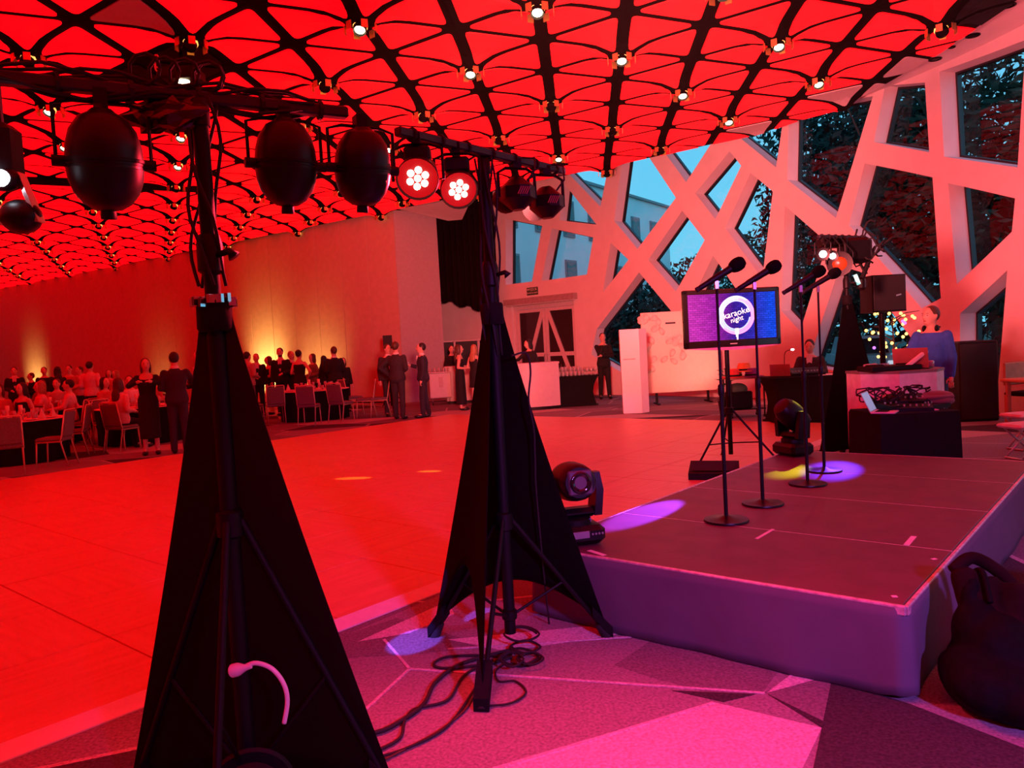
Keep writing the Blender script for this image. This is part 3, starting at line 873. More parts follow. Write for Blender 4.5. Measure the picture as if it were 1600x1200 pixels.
# ================================================================== TRIPOD STANDS WITH SCRIMS
M_barm = mat('dark_bar_metal', (.018, .015, .026), .45, var=.2, spec=.4)
def stand(name, label, c, feet, zleg, ztop, zscrim, panels, bar, rp=.022):
    c = Vector((c[0], c[1], 0)); t = thing(name, label, 'light stand', c)
    Lc = lambda p: Vector(p) - c
    MB().cyl((0, 0, .10), (0, 0, zscrim - .1), rp + .004, n=14).build('lower_pole', M_blackm, t, smooth='auto')
    MB().cyl((0, 0, zscrim - .15), (0, 0, ztop - .02), rp, n=14).build('upper_pole', M_blackm, t, smooth='auto')
    MB().lathe([(.03, 0), (.045, .01), (.045, .09), (.03, .1)], (0, 0, zleg - .06), n=14).build('leg_collar', M_black, t, smooth='auto')
    MB().lathe([(.03, 0), (.042, .01), (.042, .10), (.034, .13)], (0, 0, zscrim + .1), n=14).build('pole_clamp', M_black, t, smooth='auto')
    MB().tube([(.03, -.02, zscrim + .16), (.075, -.03, zscrim + .17), (.09, -.03, zscrim + .15)], [.01, .012, .022], n=8).build('clamp_knob', M_black, t, smooth=True)
    for f in feet:
        f = Lc((f[0], f[1], 0)); d = Vector((f.x, f.y, 0)).normalized()
        a = Vector((d.x * .035, d.y * .035, zleg)); e = f + Vector((0, 0, .035)) - d * .01
        lg = MB().cyl(a, e, .0135, .0125, n=10).build('leg', M_blackm, t, smooth='auto')
        MB().cyl(e - (e - a).normalized() * .06, f + Vector((0, 0, .003)), .026, .032, n=10).build('rubber_foot', M_rubber, lg, smooth='auto')
        m = a.lerp(e, .55)
        MB().cyl((d.x * .03, d.y * .03, .2), m, .008, n=8).build('brace', M_blackm, t, smooth='auto')
    MB().lathe([(.03, 0), (.04, .008), (.04, .05), (.03, .058)], (0, 0, .17), n=12).build('brace_collar', M_black, t, smooth='auto')
    for (i, j, arch) in panels:
        A, B = Lc((feet[i][0], feet[i][1], .05)), Lc((feet[j][0], feet[j][1], .05))
        nU, nV = 24, 26; gv, gf = [], []
        for v in range(nV + 1):
            for u in range(nU + 1):
                uu = u / nU
                vm = 1 - arch * (4 * uu * (1 - uu)) ** .8
                vv = (v / nV) * vm
                w = vv ** 1.12
                r0 = .05
                pa = Vector((A.x * w + A.normalized().x * r0 * (1 - w), A.y * w + A.normalized().y * r0 * (1 - w), zscrim + (A.z - zscrim) * vv))
                pb = Vector((B.x * w + B.normalized().x * r0 * (1 - w), B.y * w + B.normalized().y * r0 * (1 - w), zscrim + (B.z - zscrim) * vv))
                p = pa.lerp(pb, uu)
                # stretch cloth sags in towards the pole
                k = 1 - .05 * math.sin(PI * uu) * math.sin(PI * min(1, vv)); gv.append((p.x * k, p.y * k, p.z))
        for v in range(nV):
            for u in range(nU):
                a = v * (nU + 1) + u; gf.append((a, a + 1, a + nU + 2, a + nU + 1))
        o = MB().add(gv, gf).build('scrim_panel', M_scrim, t, smooth=True)
        md = o.modifiers.new('thick', 'SOLIDIFY'); md.thickness = .004
    for i in {k for p in panels for k in p[:2]}:
        f = Lc((feet[i][0], feet[i][1], 0)); d = Vector((f.x, f.y, 0)).normalized()
        MB().loft([[(f.x - d.x * .09 + s_ * d.y * .035, f.y - d.y * .09 - s_ * d.x * .035, z) for s_, z in ((-1, .13), (1, .13), (1, .19), (-1, .19))],
                   [(f.x + d.x * .02 + s_ * d.y * .035, f.y + d.y * .02 - s_ * d.x * .035, z) for s_, z in ((-1, .0), (1, .0), (1, .06), (-1, .06))]]).build('scrim_pocket', M_blackcloth, t)
    MB().lathe([(.052, 0), (.058, .01), (.056, .10), (.05, .11)], (0, 0, zscrim - .09), n=14).build('scrim_collar', M_blackcloth, t, smooth='auto')
    if bar:
        p, q = Lc(bar[0]), Lc(bar[1]); d = (q - p).normalized()
        R = Matrix(((d.x, -d.y, 0), (d.y, d.x, 0), (0, 0, 1)))
        MB().bbox((p + q) / 2, ((q - p).length, .045, .04), .006, M=R).build('cross_bar', M_barm, t)
        MB().lathe([(.032, 0), (.032, .08), (.024, .09)], (0, 0, ztop - .1), n=12).build('bar_socket', M_black, t, smooth='auto')
        for k in range(7):
            u = (k + .5) / 7
            w = p.lerp(q, u); MB().cyl(w - d * .006, w + d * .006, .034, n=10).build('cable_tie', M_rubber, t)
    return t
def scrim_mat():
    m = mat('black_scrim', (.004, .003, .004), .9, var=.25, nscale=90, bump=.1, spec=.1)
    n, l = m.node_tree.nodes, m.node_tree.links
    tr = n.new('ShaderNodeBsdfTranslucent'); tr.inputs[0].default_value = (.13, .035, .022, 1)
    mx = n.new('ShaderNodeMixShader'); mx.inputs[0].default_value = .35
    o = n['Material Output']; b = n['Principled BSDF']
    l.new(b.outputs[0], mx.inputs[1]); l.new(tr.outputs[0], mx.inputs[2]); l.new(mx.outputs[0], o.inputs[0]); return m
M_scrim = scrim_mat()
C1, C2 = (-.98, 2.60), (-.08, 3.98)
ZB1, ZB2 = 2.475, 2.575
b1a, b1b = Vector((-1.78, 2.17, ZB1)), Vector((-.545, 2.87, ZB1))
b2a, b2b = G(620, 205, ZB2), G(880, 268, ZB2)
stand('tripod_light_stand', 'nearest tripod light stand at the left with black scrim and crossbar', C1, [(-1.47, 2.74), (-.48, 2.65), (-.93, 2.1)], 1.06, ZB1, 1.79, [(0, 1, .06)], (b1a, b1b), .026)
stand('tripod_light_stand', 'tripod light stand between the left stand and the stage, scrim open towards us', C2, [(-.21, 3.34), (-.51, 4.25), (.44, 4.11)], .70, ZB2, 1.80, [(0, 1, .26), (1, 2, .16)], (b2a, b2b), .026)
c3 = AY(1328, 600, 9.3)
f3 = [(c3.x - .45, c3.y - .1), (c3.x + .42, c3.y - .25), (c3.x + .1, c3.y + .5)]
z3 = AY(1328, 385, 9.3).z
b3a, b3b = AY(1278, 358, 9.15), AY(1352, 372, 9.55)
b3a.z = b3b.z = z3 + .12
stand('tripod_light_stand', 'tripod light stand with black scrim behind the stage, beside the loudspeaker', (c3.x, c3.y), f3, .75, z3 + .12, 1.95, [(0, 1, .05), (1, 2, .1)], (b3a, b3b), .028)

# ---- hanging spotlights with egg shaped housings
def par_can(label, c, r, h, rz, zbar, bardir, tilt=.0):
    t = thing('hanging_spotlight', label, 'spotlight', (c[0], c[1], c[2]), rz, group='egg shaped spotlights on the left crossbar')
    T = Matrix.Rotation(tilt, 3, 'X')
    prof = [(.0001, .5 * h), (r * .35, .495 * h), (r * .62, .44 * h), (r * .86, .31 * h), (r * .97, .16 * h), (r, .03 * h), (r * 1.0, -.04 * h), (r * .985, -.045 * h), (r * .985, -.075 * h), (r * 1.0, -.08 * h), (r * .96, -.2 * h), (r * .84, -.33 * h), (r * .62, -.44 * h), (r * .36, -.5 * h), (r * .2, -.51 * h)]
    hs = MB().lathe(list(reversed(prof)), n=28, M=T).build('housing', M_canblack, t, smooth='auto')
    MB().lathe([(r * 1.005, -.015 * h), (r * 1.03, -.01 * h), (r * 1.03, .02 * h), (r * 1.005, .025 * h)], n=28, M=T).build('seam_ring', M_black, hs, smooth='auto')
    MB().lathe([(r * .2, -.60 * h), (r * .22, -.58 * h), (r * .2, -.5 * h), (r * .24, -.49 * h)], n=12, M=T).build('end_knob', M_black, hs, smooth='auto')
    MB().lathe([(r * .42, .455 * h), (r * .44, .47 * h), (r * .25, .53 * h), (.0001, .54 * h)], n=16, M=T).build('rear_cap', M_black, hs, smooth='auto')
    for s_ in (-1, 1):
        MB().cyl((s_ * r * .96, 0, -.02 * h), (s_ * (r + .035), 0, -.02 * h), .018, n=10).build('yoke_knob', M_black, t, smooth='auto')
    zt = zbar - c[2]
    yk = MB().tube([(-(r + .022), 0, -.02 * h - .015), (-(r + .022), 0, zt - .06), (-(r * .7), 0, zt - .045), (r * .7, 0, zt - .045), (r + .022, 0, zt - .06), (r + .022, 0, -.02 * h - .015)], .0065, n=6)
    yk.build('yoke', M_blackm, t)
    MB().box((0, 0, zt - .03), (.04, .05, .05)).build('hook_clamp', M_blackm, t)
    MB().tube([(0, 0, .5 * h), (.02, .03, .6 * h), (.01, .05, zt * .8), (.03, .02, zt)], .0045, n=6).build('power_lead', M_rubber, t)
    return t
M_canblack = mat('black_can_paint', (.004, .0032, .004), .4, var=.2, nscale=5, spec=.3)
bd1 = (b1b - b1a).normalized()
rzb1 = math.atan2(bd1.y, bd1.x)
def on_bar1(px):       # point of bar 1 under image column px
    d = ray(px, 300); det = d.x * -bd1.y + bd1.x * d.y
    t = (b1a.x * -bd1.y + bd1.x * b1a.y) / det
    return Vector((d.x * t, d.y * t, ZB1))
for px, py, r, h, lab, tl in [(168, 252, .112, .30, 'largest egg shaped black spotlight, left of the near stand pole', .15), (450, 255, .105, .29, 'egg shaped black spotlight just right of the near stand pole', .12), (569, 262, .102, .27, 'egg shaped black spotlight at the right end of the near crossbar', .2)]:
    p = on_bar1(px); q = AY(px, py, p.y)
    par_can(lab, (p.x, p.y, q.z), r, h, rzb1, ZB1, bd1, tl)
# ---- small moving head at the left frame edge
p = on_bar1(30); q = AY(46, 338, p.y)
mh = thing('mini_moving_head', 'small moving head with lit white lens hanging at the left frame edge', 'moving light', (p.x, p.y, q.z))
MB().ball((0, 0, 0), (.058, .058, .052), 16, 10).build('head', M_canblack, mh, smooth=True)
MB().bbox((-.05, .0, .34 * .5 + .02), (.11, .10, .17), .02).build('base_box', M_black, mh)
for s_, m_ in ((-1, M_steel), (1, M_steel)):
    MB().loft([[(s_ * .062 - .012 + dx, dy - .02, .0 + dz) for dx, dy, dz in ((0, 0, -.02), (.012, 0, -.02), (.012, .04, -.02), (0, .04, -.02))], [(s_ * .05 - .05 + dx, dy - .02, .13) for dx, dy in ((0, 0), (.012, 0), (.012, .04), (0, .04))]]).build('yoke_arm', m_, mh)
MB().cyl((-.05, 0, .27), (-.05, 0, ZB1 - q.z), .02, n=10).build('clamp', M_blackm, mh)
ln = AY(8, 281, p.y - .03) - Vector((p.x, p.y, q.z))
MB().ball(ln, (.045, .03, .035), 12, 8).build('lens_hood', M_canblack, mh, smooth=True)
MB().ball(ln + Vector((0, -.025, 0)), (.03, .02, .025), 12, 8).build('lens', M_white_led, mh, smooth=True)

# ---- LED pars (lit red) and two dark heads on the middle crossbar
bd2 = (b2b - b2a).normalized()
def on_bar2(px):
    d = ray(px, 300); det = d.x * -bd2.y + bd2.x * d.y
    t = (b2a.x * -bd2.y + bd2.x * b2a.y) / det
    return Vector((d.x * t, d.y * t, ZB2))
M_redface = mat('red_lit_face', (.05, .01, .01), .4, emit=(1, .006, .008), estr=.6, var=0)
M_vent = mat('copper_vent', (.35, .06, .05), .5)
def led_par(label, px, py, aim, r, watts, col):
    p = on_bar2(px); q = AY(px, py, p.y)
    t = thing('led_par_light', label, 'stage light', (p.x, p.y, q.z), 0, group='LED pars lit red on the middle crossbar')
    ax = (Vector(aim) - q).normalized(); T = ax.to_track_quat('Z', 'Y').to_matrix()
    MB().lathe([(.0001, -.12), (r * .55, -.118), (r * .8, -.10), (r * .92, -.05), (r, .02), (r * 1.04, .05), (r * 1.0, .055), (r * .95, .03)], n=24, M=T).build('housing', M_canblack, t, smooth='auto')
    f = MB().lathe([(.0001, .028), (r * .95, .028), (r * .96, .034), (.0001, .033)], n=24, M=T).build('face_plate', M_redface, t)
    for k in range(7):
        a = 2 * PI * k / 6 + .35; rr_ = 0 if k == 6 else r * .40
        MB().lathe([(.0001, .047), (r * .13, .045), (r * .17, .038), (r * .17, .034)][::-1], T @ Vector((rr_ * math.cos(a), rr_ * math.sin(a), 0)), n=12, M=T).build('led_lens', M_red_led, f, smooth=True)
    zt = ZB2 - q.z
    MB().tube([(-r - .02, 0, -.02), (-r - .02, 0, zt - .06), (-r * .6, 0, zt - .04), (r * .6, 0, zt - .04), (r + .02, 0, zt - .06), (r + .02, 0, -.02)], .008, n=6).build('yoke', M_blackm, t)
    MB().bbox((0, .03, zt * .55), (.12, .10, .07), .01).build('driver_box', M_black, t)
    MB().box((0, 0, zt - .015), (.04, .05, .05)).build('hook_clamp', M_blackm, t)
    if watts: spot('led_par_beam', q + ax * .09, aim, col, watts, 2.6, .6, .05)
    return t
led_par('LED par shining red with seven lenses, left of the two on the middle crossbar', 655, 275, (-.35, 0.5, .7), .095, 200, (1, .02, .05))
led_par('LED par shining red with seven lenses, nearer the middle stand pole', 716, 293, (.3, .6, .6), .088, 200, (1, .02, .05))
def dark_head(label, px, py, col, watts, aim, ang=1.1):
    p = on_bar2(px); q = AY(px, py, p.y)
    t = thing('dark_spot_head', label, 'stage light', (p.x, p.y, q.z), .4, group='dark heads on the middle crossbar')
    MB().bbox((0, 0, 0), (.17, .20, .17), .055).build('housing', M_canblack, t, smooth='auto')
    MB().lathe([(.06, 0), (.075, .02), (.075, .08), (.06, .09)], (0, .09, 0), n=16, M=Matrix.Rotation(-PI / 2, 3, 'X')).build('barrel', M_black, t, smooth='auto')
    for k in range(5): MB().box((-.03 + k * .012, -.102, .0), (.004, .006, .045), M=Matrix.Rotation(.5, 3, 'Y')).build('vent_slot', M_vent, t)
    zt = ZB2 - q.z
    MB().tube([(-.105, 0, -.02), (-.105, 0, zt - .07), (-.06, 0, zt - .045), (.06, 0, zt - .045), (.105, 0, zt - .07), (.105, 0, -.02)], .009, n=6).build('yoke', M_blackm, t)
    MB().box((0, 0, zt - .02), (.045, .05, .05)).build('hook_clamp', M_blackm, t)
    MB().tube([(.02, -.09, .05), (.05, -.13, .1), (.09, -.05, zt), (.02, .02, zt + .02)], .005, n=6).build('power_lead', M_rubber, t)
    if watts: spot('spot_head_beam', q + Vector((.05, .25, .0)), aim, col, watts, ang, .8, .35)
dark_head('dark stage light head nearer the pole, facing the facade', 808, 303, (1, .17, .15), 11500, (2.2, 22, 6.0))
dark_head('dark stage light head at the outer end of the middle crossbar', 853, 317, (1, .16, .17), 5600, (7.9, 16, 6.0))
# ---- fixtures on the rear stand
def rear_led(label, px, py, Y, em, r):
    q = AY(px, py, Y); t = thing('rear_led_light', label, 'stage light', q, 0, group='lit lamps on the rear stand')
    T = (Vector((0, 0, 1.2)) - q).normalized().to_track_quat('Z', 'Y').to_matrix()
    MB().lathe([(.0001, -.16), (r * .7, -.155), (r, -.1), (r * 1.05, .01), (r * .95, .008)], n=16, M=T).build('housing', M_canblack, t, smooth='auto')
    MB().lathe([(.0001, .03), (r * .38, .026), (r * .58, .011)][::-1], n=16, M=T).build('lens', em, t, smooth=True)
    MB().tube([(-r - .02, 0, 0), (-r - .02, 0, .13), (0, 0, z3 + .12 - q.z), (r + .02, 0, .13), (r + .02, 0, 0)], .01, n=6).build('yoke', M_blackm, t)
M_rearled = mat('rear_white_led', (.5, .5, .6), .3, emit=(.8, .86, 1), estr=5, var=0)
M_redlens = mat('red_lens', (.3, .02, .01), .3, emit=(1, .03, .005), estr=1.3, var=0)
rear_led('lamp with round white lens at the left of the rear stand crossbar', 1286, 397, 9.15, M_rearled, .075)
rear_led('second white lamp on the rear stand, nearer its pole', 1301, 400, 9.2, M_rearled, .065)
rear_led('glowing red lamp on the rear stand in front of its pole', 1312, 412, 9.2, M_redlens, .14)
spot('rear_lamp_beam', AY(1330, 405, 9.9), (8.4, 12.0, 4.6), (1, .10, .14), 330, 1.9, .8, .1)
q = AY(1335, 392, 9.45)
bx = thing('dimmer_pack', 'dark dimmer box bundled with cables on the rear stand', 'dimmer', q)
MB().bbox((0, 0, 0), (.34, .28, .30), .04).build('case', M_canblack, bx)
MB().bbox((-.28, 0, .12), (.3, .2, .14), .03).build('upper_case', M_canblack, bx)
for k in range(16):
    a = rng.uniform(-.6, .9); L_ = rng.uniform(.2, .42)
    p0 = Vector((rng.uniform(-.1, .16), rng.uniform(-.14, .1), rng.uniform(-.1, .2)))
    pts = [p0]
    for s_ in range(1, 6):
        u = s_ / 5; pts.append(p0 + Vector((L_ * u * math.cos(a), rng.uniform(-.03, .03), L_ * u * math.sin(a) + .08 * math.sin(u * 5 + k))))
    MB().tube(pts, .011, n=6).build('cable', M_rubber, bx, smooth=True)
q = AY(1340, 437, 9.4)
sc_ = thing('small_scanner', 'small scanner light with pale cyan mirror under the rear crossbar', 'stage light', q)
MB().bbox((.05, 0, -.05), (.09, .09, .16), .03).build('head', M_canblack, sc_)
MB().bbox((.10, 0, .12), (.05, .07, .26), .02, M=Matrix.Rotation(.4, 3, 'Y')).build('arm', M_black, sc_)
MB().bbox((-.02, -.03, 0), (.05, .015, .13), .006, M=Matrix.Rotation(-.35, 3, 'Y')).build('mirror', mat('cyan_mirror', (.3, .7, .7), .15, emit=(.3, .9, .85), estr=.9, var=0), sc_)

# ---- moving heads on the stage corners
def moving_head(label, loc, rz, headrot, sc=1.0):
    t = thing('moving_head_light', label, 'moving light', loc, rz, group='moving heads standing on the stage')
    S = sc
    MB().bbox((0, 0, .07 * S), (.34 * S, .27 * S, .12 * S), .03 * S).build('base', M_canblack, t)
    b = MB().lathe([(.10 * S, .12 * S), (.11 * S, .13 * S), (.11 * S, .165 * S), (.09 * S, .175 * S)], n=20).build('turntable', M_black, t, smooth='auto')
    MB().bbox((0, -.137 * S, .08 * S), (.11 * S, .006 * S, .045 * S), .002).build('display', mat('display_grey', (.25, .22, .24), .2), t)
    for k in range(4): MB().cyl((.075 * S + k * .022 * S, -.136 * S, .08 * S), (.075 * S + k * .022 * S, -.142 * S, .08 * S), .007 * S, n=8).build('button', M_steel, t)
    y = MB()
    y.bbox((0, 0, .20 * S), (.30 * S, .12 * S, .06 * S), .025 * S)
    y.build('yoke_base', M_canblack, t)
    for s_ in (-1, 1):
        MB().loft([[(s_ * (.145 + dx) * S, dy * S, .18 * S) for dx, dy in ((-.025, -.07), (.025, -.07), (.03, 0), (.025, .07), (-.025, .07))],
                   [(s_ * (.165 + dx) * S, dy * S, .34 * S) for dx, dy in ((-.025, -.065), (.025, -.065), (.035, 0), (.025, .065), (-.025, .065))],
                   [(s_ * (.16 + dx) * S, dy * S, .45 * S) for dx, dy in ((-.02, -.035), (.02, -.035), (.03, 0), (.02, .035), (-.02, .035))]]).build('yoke_arm', M_canblack, t, smooth='auto')
    R = Matrix.Rotation(headrot[0], 3, 'Z') @ Matrix.Rotation(headrot[1], 3, 'X')
    c = Vector((0, 0, .40 * S))
    R2 = Matrix.Rotation(headrot[1], 3, 'X')
    hd = MB().lathe([(.05 * S, -.17 * S), (.09 * S, -.16 * S), (.118 * S, -.10 * S), (.128 * S, -.02 * S), (.122 * S, .08 * S), (.11 * S, .15 * S), (.095 * S, .165 * S)], c, n=24, M=R2 @ Matrix.Rotation(PI / 2, 3, 'X')).build('head', M_canblack, t, smooth='auto')
    bz = MB().bbox(c + R2 @ Vector((0, -.165 * S, 0)), (.155 * S, .02 * S, .155 * S), .02 * S, M=R2).build('bezel', mat('bezel_plum', (.10, .06, .085), .4), hd)
    MB().lathe([(.062 * S, 0), (.07 * S, .006 * S), (.07 * S, .012 * S), (.05 * S, .008 * S), (.03 * S, -.002 * S), (.0001, -.004 * S)], c + R2 @ Vector((0, -.172 * S, 0)), n=20, M=R2 @ Matrix.Rotation(PI / 2, 3, 'X')).build('lens', mat('lens_dark', (.01, .01, .012), .05, spec=.8), hd, smooth=True)
    return t
mv1 = G(903, 856, ST_H)
moving_head('black moving head on the near left stage corner, lens towards us', SP(.905, .17, ST_H), .25, (0, -.1), .92)
moving_head('black moving head on the far left stage corner, tilted aside', SP(.93, 3.78, ST_H), 1.9, (0, .7), .95)

# ================================================================== MICROPHONES
M_foam = mat('mic_foam', (.004, .004, .0045), .95, spec=.1, var=.3, nscale=200, bump=.4)
def mic_stand(label, loc, ztop, az, tilt):
    t = thing('microphone_stand', label, 'microphone stand', loc, 0, group='straight microphone stands on the stage')
    h = ztop - loc[2]
    MB().lathe([(.0001, 0), (.135, 0), (.14, .006), (.138, .014), (.05, .02), (.02, .035), (.0001, .036)], n=32).build('round_base', M_canblack, t, smooth='auto')
    MB().cyl((0, 0, .03), (0, 0, h * .55), .0125, n=10).build('lower_tube', M_blackm, t, smooth='auto')
    MB().cyl((0, 0, h * .53), (0, 0, h - .05), .0085, n=10).build('upper_tube', M_blackm, t, smooth='auto')
    MB().lathe([(.016, 0), (.019, .01), (.019, .06), (.014, .07)], (0, 0, h * .52), n=10).build('clutch', M_black, t, smooth='auto')
    MB().box((0, 0, h - .045), (.022, .022, .05)).build('thread_adapter', M_steel, t)
    d = Vector((math.cos(az) * math.cos(tilt), math.sin(az) * math.cos(tilt), math.sin(tilt)))
    T = d.to_track_quat('Z', 'Y').to_matrix(); c = Vector((0, 0, h))
    MB().cyl(c - d * .05, c + d * .05, .02, .023, n=10).build('mic_clip', M_black, t, smooth='auto')
    m = thing('microphone', label.replace('stand', 'microphone').replace('microphone microphone', 'microphone'), 'microphone', (loc[0], loc[1], loc[2] + h))
    m['label'] = 'black vocal microphone with foam windscreen on the ' + label.split(',')[0].replace('straight microphone stand', 'stand')
    m['group'] = 'vocal microphones'
    MB().lathe([(.014, -.13), (.0165, -.12), (.019, .0), (.024, .10), (.026, .12)], n=14, M=T).build('handle', M_black, m, smooth='auto')
    MB().lathe([(.024, .105), (.034, .115), (.042, .135), (.045, .16), (.041, .185), (.028, .203), (.0001, .21)], n=18, M=T).build('windscreen', M_foam, m, smooth=True)
    MB().lathe([(.0155, -.15), (.0165, -.149), (.0165, -.131), (.0145, -.129)], n=12, M=T).build('antenna_cap', M_rubber, m)
    return t
for (bx_, by_, tx, ty, lab) in [(1135, 814, 1118, 434, 'straight microphone stand nearest the front of the stage, in front of the screen left half'), (1192, 788, 1183, 436, 'straight microphone stand second from the front, in front of the screen right half'), (1262, 757, 1246, 442, 'straight microphone stand third from the front, right of the screen'), (1288, 736, 1277, 443, 'straight microphone stand farthest back, lit blue at its foot')]:
    b = G(bx_, by_, ST_H); z = AY(tx, ty, b.y).z
    mic_stand(lab, (b.x, b.y, ST_H), z, rng.uniform(-.15, .1), .5)

# ================================================================== SCREEN ON A TRIPOD
tvb = G(1143, 725)
TVY = 9.35
tv = thing('flat_screen', 'flat karaoke screen with purple brick picture, on a tripod behind the stage', 'television', (tvb.x, TVY, 0), 0)
tl_, tr_, bl_, br_ = AY(1068, 452, TVY), AY(1219, 444, TVY), AY(1068, 549, TVY), AY(1217, 541, TVY)
# slightly turned: right edge farther
ctr = (tl_ + tr_ + bl_ + br_) / 4; W_, H_ = 1.22, .70
cl_ = ctr - Vector((tvb.x, TVY, 0))
TR = Matrix.Rotation(.14, 3, 'Z')
def TP(x, y, z): return cl_ + TR @ Vector((x, y, z))
M_tvb = mat('tv_gloss_black', (.008, .008, .009), .12, var=.05)
fr = MB()
for c, d in (((0, 0, H_ / 2 - .03), (W_, .07, .06)), ((0, 0, -H_ / 2 + .045), (W_, .07, .09)), ((-W_ / 2 + .03, 0, 0), (.06, .07, H_)), ((W_ / 2 - .03, 0, 0), (.06, .07, H_))):
    fr.bbox(TP(*c), d, .012, M=TR)
fr.build('bezel', M_tvb, tv)
MB().bbox(TP(0, .045, 0), (W_ - .1, .06, H_ - .1), .03, M=TR).build('back_shell', M_black, tv)
lipn = 16; lv = []
for k in range(lipn + 1):
    x = -W_ / 2 + .02 + (W_ - .04) * k / lipn; dz = .035 * math.sin(PI * k / lipn)
    lv.append([TP(x, -.03, -H_ / 2 + .003), TP(x, .03, -H_ / 2 + .003), TP(x, .03, -H_ / 2 - dz), TP(x, -.03, -H_ / 2 - dz)])
MB().loft(lv).build('lower_lip', mat('plum_plastic', (.45, .16, .40), .25), tv, smooth='auto')
MB().box(TP(0, -.036, -H_ / 2 + .04), (.09, .002, .012), M=TR).build('maker_badge', mat('badge_grey', (.35, .33, .33), .3), tv)
def screen_mat():
    m = bpy.data.materials.new('brick_picture'); m.use_nodes = True
    n, l = m.node_tree.nodes, m.node_tree.links; n.clear()
    o = n.new('ShaderNodeOutputMaterial'); e = n.new('ShaderNodeEmission'); tc = n.new('ShaderNodeTexCoord')
    mp = n.new('ShaderNodeMapping'); mp.inputs['Rotation'].default_value = (PI / 2, 0, 0); mp.inputs['Scale'].default_value = (1, 1, 1)
    l.new(tc.outputs['Object'], mp.inputs[0])
    br = n.new('ShaderNodeTexBrick'); br.inputs['Scale'].default_value = 14; br.inputs['Mortar Size'].default_value = .03; br.inputs['Row Height'].default_value = .36; br.inputs['Brick Width'].default_value = .8
    br.inputs['Color1'].default_value = (.62, .62, .62, 1); br.inputs['Color2'].default_value = (1, 1, 1, 1); br.inputs['Mortar'].default_value = (.22, .22, .22, 1)
    l.new(mp.outputs[0], br.inputs['Vector'])
    sp = n.new('ShaderNodeSeparateXYZ'); l.new(tc.outputs['Object'], sp.inputs[0])
    mr = n.new('ShaderNodeMapRange'); mr.inputs[1].default_value = cl_.x - .55; mr.inputs[2].default_value = cl_.x + .55; l.new(sp.outputs['X'], mr.inputs[0])
    rp = n.new('ShaderNodeValToRGB'); el = rp.color_ramp.elements
    el[0].position = .05; el[0].color = (.75, .045, .55, 1); el[1].position = .95; el[1].color = (.012, .08, .95, 1)
    x = el.new(.30); x.color = (.45, .02, .45, 1); x = el.new(.52); x.color = (.06, .015, .35, 1); x = el.new(.75); x.color = (.04, .03, .55, 1)
    l.new(mr.outputs[0], rp.inputs[0])
    mu = n.new('ShaderNodeMix'); mu.data_type = 'RGBA'; mu.blend_type = 'MULTIPLY'; mu.inputs[0].default_value = .85
    l.new(rp.outputs[0], mu.inputs[6]); l.new(br.outputs['Color'], mu.inputs[7]); l.new(mu.outputs[2], e.inputs[0]); e.inputs[1].default_value = 1.15
    l.new(e.outputs[0], o.inputs[0]); return m
scr = MB().box(TP(0, -.024, .015), (W_ - .11, .004, H_ - .14), M=TR).build('screen', screen_mat(), tv)
M_neonb = mat('neon_cyan', (.2, .6, .8), .4, emit=(.10, .55, 1), estr=.95, var=0)
M_neonp = mat('neon_pink', (.8, .5, .8), .4, emit=(.9, .30, .85), estr=.9, var=0)
M_neonw = mat('neon_white', (.8, .9, .9), .4, emit=(.72, .95, 1), estr=1.1, var=0)
def ring(r0, r1, a0, a1, m, y):
    rb_ = MB(); K = 28; v, f = [], []
    for k in range(K + 1):
        a = a0 + (a1 - a0) * k / K
        for r_ in (r0, r1): v.append(TP(.05 + r_ * math.cos(a), y, .03 + r_ * math.sin(a)))
    f = [(2 * k, 2 * k + 1, 2 * k + 3, 2 * k + 2) for k in range(K)]
    rb_.add(v, f).build('neon_ring', m, scr)
ring(.205, .232, .9, 3.9, M_neonb, -.0275); ring(.205, .232, -2.4, .9, M_neonp, -.0275)
ring(.165, .182, 0.2, 6.1, M_neonb, -.0275); ring(.184, .203, -1.6, 1.4, M_neonp, -.0275); ring(.184, .203, 1.4, 4.7, M_neonb, -.0278)
RX = (TR.to_4x4() @ Matrix.Rotation(PI / 2, 4, 'X'))
for txt, x, z, sz, rot in (('karaoke', .05, .055, .105, .22), ('night', .055, -.02, .085, .22)):
    me = text_mesh(txt, sz, .0005); me.materials.clear(); me.materials.append(M_neonw)
    o = link('lettering', me, scr); o.matrix_local = Matrix.Translation(TP(x, -.0285, z)) @ RX @ Matrix.Rotation(rot, 4, 'Z')
mcs = MB()
for (x, z, w, h) in ((.05, -.165, .048, .075), (.05, -.215, .03, .035), (.054, -.25, .02, .04)): mcs.bbox(TP(x, -.028, z), (w, .002, h), .001, M=TR)
mcs.build('picture_microphone', mat('mint_print', (.6, .85, .8), .5, emit=(.45, .85, .78), estr=.8, var=0), scr)
MB().cyl((0, .06, .12), (0, .06, ctr.z - .1), .028, n=12).build('pole', M_blackm, tv, smooth='auto')
MB().bbox((0, .09, ctr.z), (.3, .03, .3), .01).build('mount_plate', M_blackm, tv)
MB().box((-W_ / 2 - .05, .1, ctr.z - .02), (.12, .02, .02)).build('mount_arm', M_blackm, tv)
MB().lathe([(.04, 0), (.055, .01), (.055, .07), (.04, .08)], (0, .06, .62), n=12).build('leg_collar', M_black, tv, smooth='auto')
